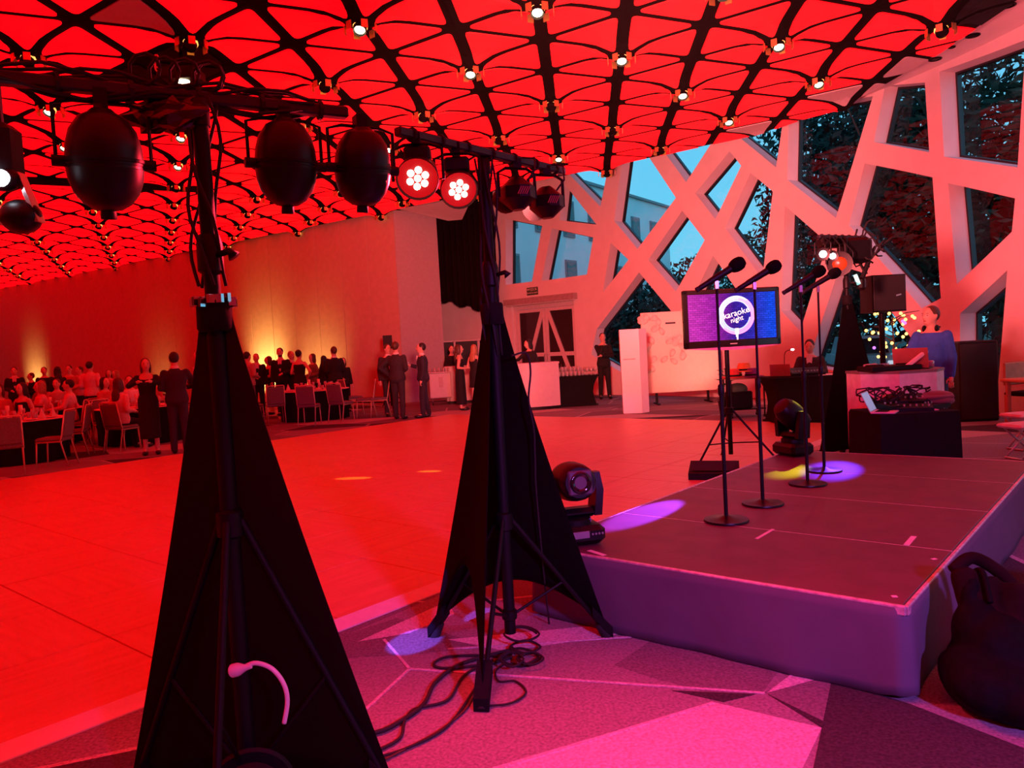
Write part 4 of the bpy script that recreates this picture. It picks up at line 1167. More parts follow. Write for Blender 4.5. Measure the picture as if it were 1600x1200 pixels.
for a in (-2.6, -.5, 1.5):
    e = Vector((.58 * math.cos(a), .06 + .58 * math.sin(a), .02)); s0 = Vector((.04 * math.cos(a), .06 + .04 * math.sin(a), .66))
    lg = MB().cyl(s0, e, .013, n=8).build('leg', M_blackm, tv, smooth='auto')
    MB().cyl((0, .06, .26), s0.lerp(e, .6), .008, n=8).build('brace', M_blackm, tv)
    MB().ball(e, (.026, .026, .02), 8, 6).build('rubber_foot', M_rubber, lg, smooth=True)
# stage monitor wedge on the dance floor edge behind the stage
wg = G(1118, 752)
w = thing('floor_wedge', 'low black wedge monitor lying behind the stage left edge', 'monitor speaker', (wg.x, wg.y + .05, 0), -.35)
MB().add([(-.26, -.14, 0), (.26, -.14, 0), (.26, .16, 0), (-.26, .16, 0), (-.26, -.14, .1), (.26, -.14, .1), (.26, .12, .2), (-.26, .12, .2)], [(3, 2, 1, 0), (4, 5, 6, 7), (0, 1, 5, 4), (1, 2, 6, 5), (2, 3, 7, 6), (3, 0, 4, 7)]).build('cabinet', M_black, w)
MB().add([(-.23, -.10, .125), (.23, -.10, .125), (.23, .10, .202), (-.23, .10, .202)], [(0, 1, 2, 3)]).build('grille', M_rubber, w)

# ================================================================== CABLES, PLUG AND BAGS NEAR THE CAMERA
def smooth_path(P, k=8):
    return [Vector(p) for p in catmull([tuple(p) for p in P], k)]
def floor_cable(label, pts, r=.007, m=None):
    P = [G(*p) for p in pts]; P = [Vector((p.x, p.y, r + .006)) for p in P]
    return MB().tube(smooth_path(P), r, n=6).build('cable', m or M_rubber, None, smooth=True, label=label, cat='cable', group='loose cables by the middle stand')
M_brownc = mat('brown_cable', (.06, .02, .015), .6)
floor_cable('thick black cable pair curving from the left stand to the middle stand', [(580, 1152), (610, 1142), (660, 1108), (680, 1072), (715, 1045), (760, 1030), (800, 1020)], .010)
floor_cable('thin black cable running lowest towards the near stand', [(590, 1188), (640, 1172), (700, 1138), (742, 1080), (770, 1040), (800, 1025)], .006)
floor_cable('black cable looping widest left of the middle stand', [(800, 1030), (770, 1040), (700, 1048), (678, 1042), (700, 1030), (760, 1028), (800, 1032)], .007)
floor_cable('black cable bending round under the middle stand scrim', [(590, 1178), (625, 1158), (633, 1130), (650, 1112), (700, 1098), (725, 1060), (770, 1035)], .007)
floor_cable('brown thin cable ending at the front foot of the middle stand', [(600, 1192), (680, 1150), (725, 1115), (738, 1095), (748, 1100)], .005, M_brownc)
floor_cable('black cable loop right of the front foot of the middle stand', [(762, 1107), (800, 1102), (822, 1085), (806, 1068), (780, 1068), (775, 1052), (790, 1040)], .005)
for k, (cx, cy, rx, ry) in enumerate([(812, 1030, 34, 14), (822, 1018, 26, 10), (830, 1040, 22, 10), (800, 1045, 20, 12), (815, 1008, 30, 12)]):
    lab = ['wide flat coil of black cable under the middle stand', 'second coil of black cable under the middle stand', 'small coil of black cable right of the middle stand pole', 'small coil of black cable in front of the middle stand pole', 'black cable coil farthest under the scrim'][k]
    P = []
    for s_ in range(0, 17):
        a = 2 * PI * s_ / 12 + k; rr_ = 1 - .012 * s_
        p = G(cx + rx * rr_ * math.cos(a), cy + ry * rr_ * math.sin(a)); P.append((p.x, p.y, .012 + .012 * k + .004 * math.sin(3 * a)))
    MB().tube(smooth_path(P, 5), .006, n=6).build('cable_coil', M_rubber, None, smooth=True, label=lab, cat='cable', group='cable coils under the middle stand')
# cable drop from the middle stand to the floor on the right
P = [AY(800, 556, 3.85), AY(822, 552, 3.88), AY(829, 580, 3.9), AY(826, 625, 3.92), AY(834, 670, 3.95), AY(836, 720, 3.98), AY(838, 770, 4.0)]
hc = thing('hanging_cable', 'thin black cable hanging free on the right of the middle stand', 'cable', (0, 0, 0))
MB().tube(smooth_path(P + [AY(850, 900, 4.1), G(858, 975)]), .005, n=6).build('cord', M_rubber, hc, smooth=True)
# cables wound down the two near poles
for nm, lab, C_, z0, z1, n_, off in [('pole_cables', 'bundle of thin cables wound down the near stand pole', C1, 1.85, 2.46, 4, .05), ('pole_cables', 'bundle of purple lit cables wound down the middle stand pole', C2, 1.55, 2.55, 5, .045)]:
    t = thing(nm, lab, 'cables', (C_[0], C_[1], 0))
    for k in range(n_):
        P = []
        for s_ in range(15):
            u = s_ / 14; a = k * 1.3 + u * 3.2 - .6
            P.append(((off + .012 * math.sin(9 * u + k)) * math.cos(a), (off + .012 * math.cos(7 * u + k)) * math.sin(a), z1 + (z0 - z1) * u))
        MB().tube(P, .006, n=6).build('cord', M_rubber, t, smooth=True)
# cables along the near crossbar and strung between the bars
t = thing('bar_cables', 'tangle of dark cables strapped along the near crossbar above the pole', 'cables', (C1[0], C1[1], ZB1))
for k in range(7):
    P = []
    for s_ in range(12):
        u = s_ / 11; w_ = b1a.lerp(b1b, .12 + .8 * u) - Vector((C1[0], C1[1], ZB1))
        P.append(w_ + Vector((0, .03 * math.sin(u * 9 + k), .03 + .022 * math.sin(u * 14 + k * 2) - (.05 if k % 3 == 0 else 0))))
    MB().tube(P, .006, n=6).build('cord', M_rubber, t, smooth=True)
for k in range(5):
    a0 = rng.uniform(.5, .72)
    w_ = b1a.lerp(b1b, a0) - Vector((C1[0], C1[1], ZB1)); P = []
    for s_ in range(10):
        a = 2 * PI * s_ / 9; P.append(w_ + Vector((.05 * math.cos(a), -.02 + .02 * k / 5, .07 + .05 * math.sin(a))))
    MB().tube(P, .006, n=6).build('cord_loop', M_rubber, t, smooth=True)
# black plastic bag draped on the near crossbar by the pole
bg = thing('plastic_wrap', 'crumpled dark plastic wrap bunched on the near crossbar by the pole', 'wrap', (C1[0] - .1, C1[1] - .02, ZB1 - .06))
rngb = random.Random(3); rv = []
bgm = MB().ball((0, 0, 0), (.14, .05, .05), 18, 10); bgm.v = [(x * (1 + .25 * rngb.uniform(-1, 1)), y * (1 + .3 * rngb.uniform(-1, 1)), z * (1 + .35 * rngb.uniform(-1, 1))) for x, y, z in bgm.v]
bgm.build('folded_film', mat('dark_film', (.03, .008, .01), .2, spec=.7), bg)
# glittering clasp at the scrim collar of the near stand
tpc = thing('tape_band', 'crinkled silver tape band at the top of the near scrim', 'tape', (C1[0], C1[1], 1.80))
for k in range(14):
    a = 2 * PI * k / 14; MB().box((.06 * math.cos(a), .06 * math.sin(a), rngb.uniform(-.01, .01)), (.028, .012, .028), rz=a + rngb.uniform(-.6, .6)).build('foil_fold', M_chrome, tpc)
# white plug with its cord on the near scrim
pg = AY(372, 1046, 2.50)
pl = thing('power_plug', 'white mains plug with a curved white cord inside the near scrim', 'plug', pg)
M_wp = mat('white_plastic', (.85, .8, .82), .4)
PM = Vector((-1, .2, -.25)).normalized().to_track_quat('Z', 'Y').to_matrix()
MB().lathe([(.007, -.05), (.010, -.03), (.017, -.012), (.022, .0), (.022, .022), (.018, .026), (.0001, .026)], n=14, M=PM).build('plug_body', M_wp, pl, smooth='auto')
PC = [AY(382, 1042, 2.5), AY(400, 1036, 2.5), AY(425, 1045, 2.5), AY(443, 1068, 2.5), AY(449, 1095, 2.5), AY(444, 1130, 2.5)]
MB().tube(smooth_path([p - pg for p in PC]), .008, n=8).build('cord', M_wp, pl, smooth=True)
# extension reel in the dark at the foot of the near scrim
rl_ = G(380, 1275)
er = thing('cable_drum', 'black round cable drum at the foot of the near stand', 'cable drum', (-.92, 2.43, 0), .3)
for y_ in (-.09, .09): MB().lathe([(.0001, -.01), (.14, -.01), (.15, 0), (.14, .01), (.0001, .01)], (0, y_, .16), n=28, M=Matrix.Rotation(PI / 2, 3, 'X')).build('drum_flange', M_black, er, smooth='auto')
MB().lathe([(.08, -.08), (.11, -.07), (.11, .07), (.08, .08)], (0, 0, .16), n=24, M=Matrix.Rotation(PI / 2, 3, 'X')).build('wound_cable', M_rubber, er, smooth='auto')
MB().tube([(-.14, -.1, .01), (.14, -.1, .01), (.14, .1, .01), (-.14, .1, .01), (-.14, -.1, .01)], .01).build('drum_frame', M_blackm, er)

# ---- dark coats and bag heaped against the right stage side
M_coat = mat('dark_brown_coat', (.012, .004, .004), .95, var=.4, nscale=9, bump=.5, spec=.1)
M_bag = mat('black_bag_nylon', (.003, .0025, .003), .8, var=.3, nscale=30, bump=.2, spec=.1)
def lump(name, mb_list, vox, m, parent, noise=.0, smooth_it=4):
    me = bpy.data.meshes.new(name)
    mb = MB()
    for f in mb_list: f(mb)
    me.from_pydata(mb.v, [], mb.f)
    o = bpy.data.objects.new(name, me); TMP.collection.objects.link(o)
    r = o.modifiers.new('r', 'REMESH'); r.mode = 'VOXEL'; r.voxel_size = vox
    s_ = o.modifiers.new('s', 'SMOOTH'); s_.iterations = smooth_it; s_.factor = .5
    me2 = bake(o)
    bpy.data.objects.remove(o); bpy.data.meshes.remove(me)
    me2.materials.clear(); me2.materials.append(m); me2.name = name
    me2.polygons.foreach_set('use_smooth', [True] * len(me2.polygons))
    if parent is None: return me2
    return link(name, me2, parent)
def wrinkle(o, amp, f, seed):
    R_ = random.Random(seed); ph = [R_.uniform(0, 6) for _ in range(6)]
    for v in o.data.vertices:
        x, y, z = v.co
        n = math.sin(f * x + ph[0] + 2 * math.sin(f * .6 * z + ph[1])) + .7 * math.sin(f * 1.7 * y + ph[2] + 1.5 * math.sin(f * z * .9 + ph[3])) + .5 * math.sin(f * 2.3 * (x + y) + ph[4])
        d = Vector((x, y, z - .12)).normalized(); v.co = Vector((x, y, max(z, .004))) + d * (amp * n if z > .02 else 0)
bgp = Vector((1.86, 3.17, 0))
bag = thing('heaped_bag', 'black bag slumped against the right side of the stage', 'bag', (bgp.x, bgp.y, 0), -0.708)
o = lump('bag_body', [lambda b: b.ball((.08, .02, .13), (.21, .28, .15), 24, 14), lambda b: b.ball((.0, .09, .28), (.09, .15, .15), 20, 12), lambda b: b.ball((.2, -.04, .10), (.2, .22, .11), 16, 10), lambda b: b.ball((-.02, .12, .40), (.05, .08, .11), 16, 10), lambda b: b.ball((.1, .02, .26), (.13, .14, .12), 16, 10)], .016, M_bag, bag)
wrinkle(o, .007, 21, 1)
MB().tube(smooth_path([(-.04, .16, .36), (-.03, .2, .48), (.02, .14, .52), (.06, .05, .42)]), .012, n=8).build('strap', M_bag, bag, smooth=True)
cp_ = Vector((1.98, 3.26, 0))
coat = thing('draped_coat', 'dark brown coat dropped over the black bag beside the stage', 'coat', (cp_.x, cp_.y, 0), -0.708)
o = lump('coat_folds', [lambda b: b.cyl((-.09, .02, .5), (.02, -.12, .26), .055, .085, n=14), lambda b: b.cyl((-.02, .06, .47), (.08, -.08, .24), .06, .085, n=14), lambda b: b.ball((.1, .04, .34), (.10, .12, .15), 16, 10), lambda b: b.ball((.05, -.06, .27), (.15, .14, .10), 16, 10)], .016, M_coat, coat)
wrinkle(o, .007, 17, 2)
MB().tube(smooth_path([(-.13, .02, .50), (-.07, .09, .55), (.02, .12, .50), (.1, .12, .42)]), .028, n=8).build('collar', M_coat, coat, smooth=True)
sb = SP(-.32, 1.15, 0)
sbx = thing('side_case', 'black hard case standing at the right frame edge beside the stage', 'case', (sb.x, sb.y, 0), -0.708)
MB().bbox((.1, 0, .2), (.34, .5, .4), .03).build('case_body', M_black, sbx)
MB().bbox((.1, 0, .41), (.35, .51, .03), .01).build('lid', M_blackm, sbx)
MB().tube([(-.075, -.07, .26), (-.1, -.07, .26), (-.1, .07, .26), (-.075, .07, .26)], .01).build('handle', M_rubber, sbx)

# ---- beams that paint colour on carpet, stage and dance floor (from the fixtures on the stands)
mhp = on_bar1(14) + Vector((0, 0, -.42))
beam('scanner_beam', mhp, G(648, 1003), (.16, .10, 1), 1000, .11, .35, .15)
beam('scanner_beam', mhp, G(752, 962), (.16, .10, 1), 800, .06, .3, .15)
beam('scanner_beam', AY(1335, 440, 9.3), G(1010, 802, ST_H), (.30, .05, 1), 22000, .066, .5)
beam('scanner_beam', AY(1335, 440, 9.3), G(1300, 733, ST_H), (.12, .03, 1), 700, .16, .9)
beam('scanner_beam', AY(1325, 430, 9.25), G(1232, 736, ST_H), (.9, .75, .02), 700, .12, 1.0)
beam('scanner_beam', AY(1300, 388, 8.7), G(545, 751), (1, .50, .06), 5000, .035, .5)
beam('scanner_beam', AY(1300, 388, 8.7), G(665, 740), (1, .50, .06), 4200, .03, .5)
# ---- wash light on its own stand behind the photographer
wx = thing('wash_light', 'LED wash light on a stand behind the photographer, throwing violet light', 'stage light', (2.4, -2.2, 0))
MB().cyl((0, 0, .02), (0, 0, 2.9), .02).build('pole', M_blackm, wx)
for a in (0, 2.1, 4.2): MB().cyl((0, 0, .7), (.5 * math.cos(a), .5 * math.sin(a), .015), .012).build('leg', M_blackm, wx)
MB().bbox((0, .02, 2.97), (.5, .16, .18), .03).build('housing', M_black, wx)
MB().box((0, .104, 2.96), (.44, .008, .12)).build('lens_row', mat('violet_led', (.2, .1, .5), .3, emit=(.35, .1, 1), estr=4, var=0), wx)
spot('wash_beam', (2.4, -2.05, 2.96), (1.5, 3.6, .0), (.50, .14, 1.0), 1500, 1.05, .8, .2)
# ================================================================== OUTSIDE
M_lawn = mat('dark_lawn', (.02, .03, .018), .95, var=.4, nscale=2)
MB().prism([(-60, 15), (80, -30), (80, 120), (-60, 120)], -.4, -.12).build('ground', M_lawn, kind='structure')
M_bld = mat('pale_render', (.92, .93, .92), .8, var=.03, nscale=.6)
M_plinth = mat('dark_plinth', (.10, .09, .10), .8)
M_bglass = mat('far_window_glass', (.05, .09, .11), .1)
bA, bB = Vector((-3.5, 30.6, 0)), Vector((11.0, 52.0, 0))
bd_ = (bB - bA).normalized(); bn_ = Vector((bd_.y, -bd_.x, 0))
bL = (bB - bA).length
bld = thing('apartment_building', 'pale three storey building with tall windows seen through the left facade openings', 'building', bA, math.atan2(bd_.y, bd_.x))
MB().box((bL / 2, 6, 5.05 + 1.6), (bL, 12, 6.9)).build('wall', M_bld, bld)
MB().box((bL / 2, 6, 1.5), (bL + .1, 12.1, 3.4)).build('plinth', M_plinth, bld)
MB().box((bL / 2, 6, 10.16), (bL + .3, 12.3, .14)).build('roof_edge', mat('roof_edge_grey', (.3, .32, .33), .7), bld)
MB().box((bL * .62, 5, 10.6), (2.0, 2.0, .8)).build('roof_hut', M_plinth, bld)
wm = MB().box((0, -.02, 0), (1.15, .1, 1.9)).mesh('window', mat('far_window_frame', (.22, .24, .26), .5))
gm = MB().box((0, -.08, 0), (.95, .02, 1.7)).mesh('pane', M_bglass)
for k in range(9):
    for z in (4.9, 8.0):
        o = link('window', wm, bld, (1.3 + k * 2.75, 0, z)); link('pane', gm, o)
def leafy(mb, c, r, n, seed, size=.16):
    R_ = random.Random(seed)
    for _ in range(n):
        while True:
            p = Vector((R_.uniform(-1, 1), R_.uniform(-1, 1), R_.uniform(-1, 1)))
            if .15 < p.length < 1: break
        p = Vector((c[0] + p.x * r[0], c[1] + p.y * r[1], c[2] + p.z * r[2]))
        u = Vector((R_.gauss(0, 1), R_.gauss(0, 1), R_.gauss(0, 1))).normalized(); w = u.orthogonal().normalized()
        s_ = size * R_.uniform(.6, 1.4)
        mb.add([p - u * s_, p + w * s_ * .45, p + u * s_, p - w * s_ * .45], [(0, 1, 2, 3)])
M_leaf = [mat('dark_leaves', (.03, .045, .04), .8, spec=.03, var=.4, nscale=1), mat('olive_leaves', (.04, .05, .035), .8, spec=.03, var=.4, nscale=1)]
M_bark = mat('bark', (.06, .045, .035), .9)
for k, (px, d, zc_, r, lab, mi) in enumerate([
    (1318, 33, 8.6, (3.4, 3.2, 4.6), 'dark leafy tree outside, left one behind the tall right openings', 0),
    (1425, 27, 6.4, (3.2, 3.0, 5.6), 'dense dark tree outside behind the middle right openings', 0),
    (1560, 23.5, 6.0, (3.2, 3.2, 5.4), 'dense dark tree outside at the right frame edge', 1),
    (1268, 40, 4.4, (3.4, 3, 4.2), 'rounded olive tree outside right of the screen', 1),
    (1120, 52, 3.4, (5.0, 3, 3.6), 'low olive tree outside above the flower panel', 1),
    (1000, 36, 1.6, (4.5, 2, 2.6), 'dark shrub outside behind the standing waiter', 0)]):
    p = ray(px, 500); t = d / math.hypot(p.x, p.y); b = Vector((p.x * t, p.y * t, -.12))
    tr_ = thing('garden_tree' if zc_ > 3 else 'garden_shrub', lab, 'tree' if zc_ > 3 else 'shrub', b)
    MB().tube([(0, 0, 0), (.1, .05, zc_ * .5), (-.05, .1, zc_)], [.22, .15, .06], n=8).build('trunk', M_bark, tr_, smooth=True)
    for j in range(5):
        a = j * 1.257 + k; MB().tube([(.05, .05, zc_ * .45 + j * .2), (r[0] * .4 * math.cos(a), r[1] * .4 * math.sin(a), zc_), (r[0] * .75 * math.cos(a), r[1] * .75 * math.sin(a), zc_ + r[2] * .35)], [.07, .05, .02], n=6).build('branch', M_bark, tr_, smooth=True)
    lf = MB()
    leafy(lf, (0, 0, zc_), r, 5200, 11 + k, .19)
    leafy(lf, (r[0] * .3, 0, zc_ - r[2] * .3), (r[0] * .8, r[1] * .8, r[2] * .7), 2600, 31 + k, .19)
    lf.build('foliage', M_leaf[mi], tr_, kind='stuff')
# parked car outside
cb_ = ray(1345, 560); t = 24 / cb_.y
car = thing('parked_car', 'pale cyan car parked outside behind the DJ window', 'car', (cb_.x * t, 24, -.12), -.3)
M_car = mat('pale_cyan_paint', (.35, .55, .58), .2, emit=None)
MB().loft([[(x, y, z) for x, z in ((-.85, .25), (.85, .25), (.88, .6), (.8, .85), (-.8, .85), (-.88, .6))] for y in (-2.0, -1.9, -.6, 1.2, 1.9, 2.0)]).build('body', M_car, car, smooth='auto')
MB().loft([[(-.72 * k_, y, z0), (.72 * k_, y, z0), (.6 * k_, y + dy, z1), (-.6 * k_, y + dy, z1)] for (k_, y, z0, dy, z1) in ((1, -.9, .84, .3, 1.4), (1, 1.6, .84, -.4, 1.4))]).build('cabin', M_car, car)
MB().add([(-.66, -.93, .88), (.66, -.93, .88), (.56, -.63, 1.34), (-.56, -.63, 1.34)], [(0, 1, 2, 3)]).build('windscreen', M_darkglass, car)
for x in (-.6, .6): MB().bbox((x, -2.0, .62), (.3, .06, .14), .02).build('headlamp', mat('headlamp', (.8, .85, .9), .1, emit=(.7, .9, 1), estr=.6, var=0), car)
for x in (-.8, .8):
    for y in (-1.3, 1.3): MB().cyl((x - .1, y, .31), (x + .1, y, .31), .31, n=18).build('wheel', M_rubber, car)

# ================================================================== CHAIRS AND ROUND TABLES
M_uph = mat('grey_upholstery', (.16, .13, .13), .9, var=.15, nscale=40, bump=.15)
M_gold = mat('pale_gold_tube', (.62, .50, .36), .35, metal=.4)
def make_chair():
    t = thing('banquet_chair', 'x', 'chair')
    MB().bbox((0, 0, .455), (.43, .43, .07), .025).build('seat', M_uph, t)
    R = Matrix.Rotation(.17, 3, 'X')
    c = Vector((0, .245, .70))
    MB().bbox(c, (.40, .045, .42), .018, M=R.inverted()).build('backrest', M_uph, t)
    for s_ in (-1, 1):
        MB().tube([(s_ * .19, -.19, .43), (s_ * .20, -.22, .0)], .013, n=8).build('leg', M_gold, t, smooth=True)
        MB().tube([(s_ * .20, .20, .43), (s_ * .20, .19, .40), (s_ * .20, .28, .0)], .013, n=8).build('leg', M_gold, t, smooth=True)
        MB().tube([(s_ * .205, -.2, .42), (s_ * .21, .18, .42), (s_ * .21, .21, .5), (s_ * .207, .285, .92)], .012, n=8).build('side_tube', M_gold, t, smooth=True)
    MB().tube([(-.207, .285, .92), (-.19, .29, .935), (.19, .29, .935), (.207, .285, .92)], .012, n=8).build('top_tube', M_gold, t, smooth=True)
    MB().tube([(-.2, -.2, .415), (.2, -.2, .415)], .009, n=8).build('stretcher', M_gold, t, smooth=True)
    return t
chair0 = make_chair(); chair_tree = tree_of(chair0); chair_used = [False]
def chair(px, py, rz, label, group='banquet chairs at the round tables'):
    p = G(px, py) if not isinstance(px, Vector) else px
    if not chair_used[0]:
        chair_used[0] = True; chair0.location = (p.x, p.y, 0); chair0.rotation_euler = (0, 0, rz); chair0['label'] = label; chair0['group'] = group; return chair0
    return copy_tree(chair_tree, (p.x, p.y, 0), rz, label, group)
M_linen = mat('pale_linen', (.62, .55, .53), .8, var=.06)
def round_table(label, c, r=.88, h=.75):
    t = thing('round_table', label, 'table', (c.x, c.y, 0), 0, group='round banquet tables in black cloths')
    MB().lathe([(.0001, h - .012), (r, h - .012), (r + .006, h - .006), (r, h), (.0001, h)], n=40).build('tabletop', M_linen, t, smooth='auto')
    K = 72; rings = []
    for z, rr_, amp in ((h - .014, r - .002, 0), (h - .08, r - .01, .006), (.35, r - .05, .022), (.01, r - .06, .035)):
        rings.append([((rr_ + amp * math.sin(k * 2 * PI / K * 16)) * math.cos(2 * PI * k / K), (rr_ + amp * math.sin(k * 2 * PI / K * 16)) * math.sin(2 * PI * k / K), z) for k in range(K)])
    MB().loft(rings, caps=False).build('table_skirt', M_blackcloth, t, smooth=True)
    MB().cyl((0, 0, 0), (0, 0, h - .02), .05).build('pedestal', M_blackm, t)
    return t
M_porc = mat('white_porcelain', (.8, .76, .75), .25)
plate_me = MB().lathe([(.0001, .006), (.07, .006), (.12, .016), (.125, .02), (.12, .02), (.07, .010), (.0001, .010)], n=20).mesh('plate', M_porc, True)
glass_me = MB().lathe([(.0001, .0), (.032, .0), (.034, .003), (.006, .008), (.005, .07), (.02, .085), (.036, .11), (.038, .14), (.032, .18), (.030, .18), (.035, .14), (.033, .112), (.0001, .09)], n=14).mesh('wine_glass', M_drink, True)
tumbler_me = MB().lathe([(.0001, .0), (.028, .0), (.030, .004), (.036, .11), (.034, .11), (.028, .008), (.0001, .008)], n=12).mesh('tumbler', M_drink, True)
nap_me = MB().loft([[(x * s_, y * s_, z) for x, y in ((-.05, -.05), (.05, -.05), (.05, .05), (-.05, .05))] for s_, z in ((1, 0), (.95, .03), (.4, .12), (.05, .18))]).mesh('folded_napkin', M_linen)
cand_me = MB().lathe([(.05, 0), (.05, .02), (.02, .03), (.02, .16), (.035, .17), (.035, .26), (.0001, .262)], n=14).mesh('table_candle', mat('cream_candle', (.8, .7, .55), .5), True)
def set_table(c, where, seed, n=9, h=.75):
    R_ = random.Random(seed)
    for k in range(n):
        a = 2 * PI * k / n + .2
        for me, rr_, da, cat, nm in ((plate_me, .62, 0, 'plate', 'white dinner plate'), (glass_me, .45, .2, 'glass', 'stemmed wine glass'), (nap_me, .62, .32, 'napkin', 'folded pale napkin'), (tumbler_me, .36, -.15, 'glass', 'small water tumbler')):
            if cat == 'napkin' and k % 2: continue
            aa = a + da + R_.uniform(-.06, .06)
            link(me.name.split('.')[0], me, None, (c.x + rr_ * math.cos(aa), c.y + rr_ * math.sin(aa), h), R_.uniform(0, 6), label='%s on %s' % (nm, where), cat=cat, group='%s on %s' % ({'plate': 'dinner plates', 'napkin': 'folded napkins', 'glass': nm + 'es' if nm.endswith('glass') else nm + 's'}[cat], where))
    for k in range(2): link('table_candle', cand_me, None, (c.x + .12 * (k * 2 - 1), c.y + .05, h), 0, label='%s cream candle in the middle of %s' % (('left', 'right')[k], where), cat='candle', group='candles on ' + where)
def dirY(px, Y):
    d = ray(px, 560); return Vector((d.x / d.y * Y, Y, 0))
T1, T2, T3, T4, T5 = dirY(12, 13.9), dirY(62, 17.2), dirY(215, 16.2), dirY(487, 19.6), dirY(150, 25.0)
round_table('nearest round table in black cloth at the left frame edge', T1); set_table(T1, 'the table at the left frame edge', 1)
round_table('round table in black cloth behind the bright legged chair', T2); set_table(T2, 'the table behind the bright legged chair', 2)
round_table('round table in black cloth behind the embracing couple', T3); set_table(T3, 'the table behind the couple', 3)
round_table('round table in black cloth before the yellow lit wall, ringed by chairs', T4); set_table(T4, 'the table before the yellow lit wall', 4)
round_table('farthest round table in black cloth among the seated guests', T5); set_table(T5, 'the farthest table', 5, 6)
chair(16, 742, 3.7, 'chair cut off by the left frame edge')
chair(88, 728, -1.45, 'chair with bright pale legs turned side on at the left table')
chair(118, 712, -1.3, 'chair close behind the bright legged one')
chair(140, 694, -1.7, 'third chair behind the bright legged one')
chair(196, 702, 1.2, 'chair left of the embracing woman, its back towards the left tables')
chair(172, 694, 1.0, 'chair partly hidden beside the one left of the embracing woman')
chair(396, 663, 1.5, 'chair side on just right of the near scrim')
chair(432, 662, -2.75, 'chair seen from behind at the left of the yellow wall table')
chair(485, 664, 3.1, 'chair seen squarely from behind at the yellow wall table')
chair(535, 659, 2.75, 'chair seen from behind at the right of the yellow wall table')
chair(552, 648, 2.2, 'chair tucked behind the right one at the yellow wall table')
chair(572, 652, -1.4, 'empty chair side on, left of the man in the dark jacket')
chair(594, 651, -1.4, 'empty chair side on directly behind the man in the dark jacket')

# ================================================================== BAR AND CATERING
M_bar = mat('white_bar_laminate', (.52, .46, .46), .45, var=.04)
def counter(label, c, w, d, h, rz, bow=.0):
    t = thing('bar_counter', label, 'bar counter', (c.x, c.y, 0), rz, group='white bar counters')
    K = 14; front = [(-w / 2 + w * k / K, -d / 2 - bow * math.sin(PI * k / K)) for k in range(K + 1)]
    poly = front + [(w / 2, d / 2), (-w / 2, d / 2)]
    MB().prism(poly, .08, h - .04).build('front_panel', M_bar, t)
    poly2 = [(x * 1.03, y * 1.05) for x, y in poly]
    MB().prism(poly2, h - .04, h).build('worktop', M_bar, t)
    MB().prism([(x * .95, y * .9) for x, y in poly], 0, .08).build('plinth', M_black, t)
    return t
def base(px, py): return G(px, py)
cA = base(834, 639); counter('white bar counter with rounded front right of the middle scrim', cA, 1.25, .6, 1.14, .1, .12)
cBp = base(738, 628); counter('red lit bar counter behind the two women in black', cBp, 1.5, .6, 1.08, .15, .06)
cr = base(690, 632)
cart = thing('serving_trolley', 'white serving trolley on small wheels left of the women in black', 'trolley', (cr.x, cr.y, 0), .1)
MB().bbox((0, 0, .56), (.62, .45, .72), .02).build('cabinet', M_bar, cart)
MB().bbox((0, 0, .93), (.66, .5, .03), .01).build('top_shelf', M_bar, cart)
MB().bbox((.02, -.23, .66), (.12, .012, .3), .004).build('door_panel', mat('darker_panel', (.45, .36, .36), .5), cart)  # door panel in a darker tone than the cabinet
for x in (-.24, .24):
    for y in (-.16, .16): MB().cyl((x, y, .10), (x, y, .2), .015).build('caster_stem', M_steel, cart); MB().cyl((x - .015, y, .05), (x + .015, y, .05), .05, n=14).build('wheel', M_rubber, cart)
for k in range(10):
    link('tumbler', tumbler_me, None, (cr.x - .25 + .125 * (k % 5), cr.y - .1 + .14 * (k // 5), .945), 0, label='tumbler in the sparkling row on the serving trolley', cat='glass', group='tumblers on the trolley')
# dark shelving panels behind the bar
bk = base(722, 618)
bb_ = thing('bar_backdrop', 'dark panelled bar backdrop with pale uprights behind the women', 'backdrop', (bk.x, bk.y, 0), .12)
for k in range(4):
    MB().bbox((-1.35 + .8 * k, 0, 1.28), (.70, .05, 1.05), .01).build('dark_panel', M_black, bb_)
for k in range(5):
    MB().bbox((-1.75 + .8 * k, 0, .92), (.07, .08, 1.84), .01).build('upright', M_bar, bb_)
MB().bbox((-.15, 0, 1.83), (3.3, .08, .05), .01).build('top_rail', M_bar, bb_)
# black stretch-covered tables
def stretch_table(label, c, w, d, h, rz, waist=.82):
    t = thing('covered_table', label, 'table', (c.x, c.y, 0), rz, group='tables in black stretch covers')
    rings = []
    for z in (0.0, .08, .2, .35, .5, .62, .70, h - .02, h):
        u = z / h; k = 1 - (1 - waist) * math.sin(PI * min(1, max(0, u))) ** 1.0 * (1 if u < .97 else .3)
        if u > .97: k = 1.0
        k *= (.90 + .10 * u)
        ww, dd = w * k / 2, d * k / 2; c_ = .05
        rings.append([(-ww + c_, -dd, z), (0, -dd * .97, z), (ww - c_, -dd, z), (ww, -dd + c_, z), (ww, dd - c_, z), (ww - c_, dd, z), (0, dd * .97, z), (-ww + c_, dd, z), (-ww, dd - c_, z), (-ww, -dd + c_, z)])
    MB().loft(rings).build('stretch_cover', M_blackcloth, t, smooth='auto')
    for x in (-w / 2 * .88, w / 2 * .88):
        for y in (-d / 2 * .85, d / 2 * .85): MB().cyl((x, y, 0), (x, y, .05), .03, n=10).build('foot_cap', M_rubber, t)
    return t
gt = base(893, 634)
stretch_table('low black stretch covered table full of glasses beside the double door', gt, 1.35, .75, .76, .05)
R_ = random.Random(5); cc, ss = math.cos(.05), math.sin(.05)
n_ = 0
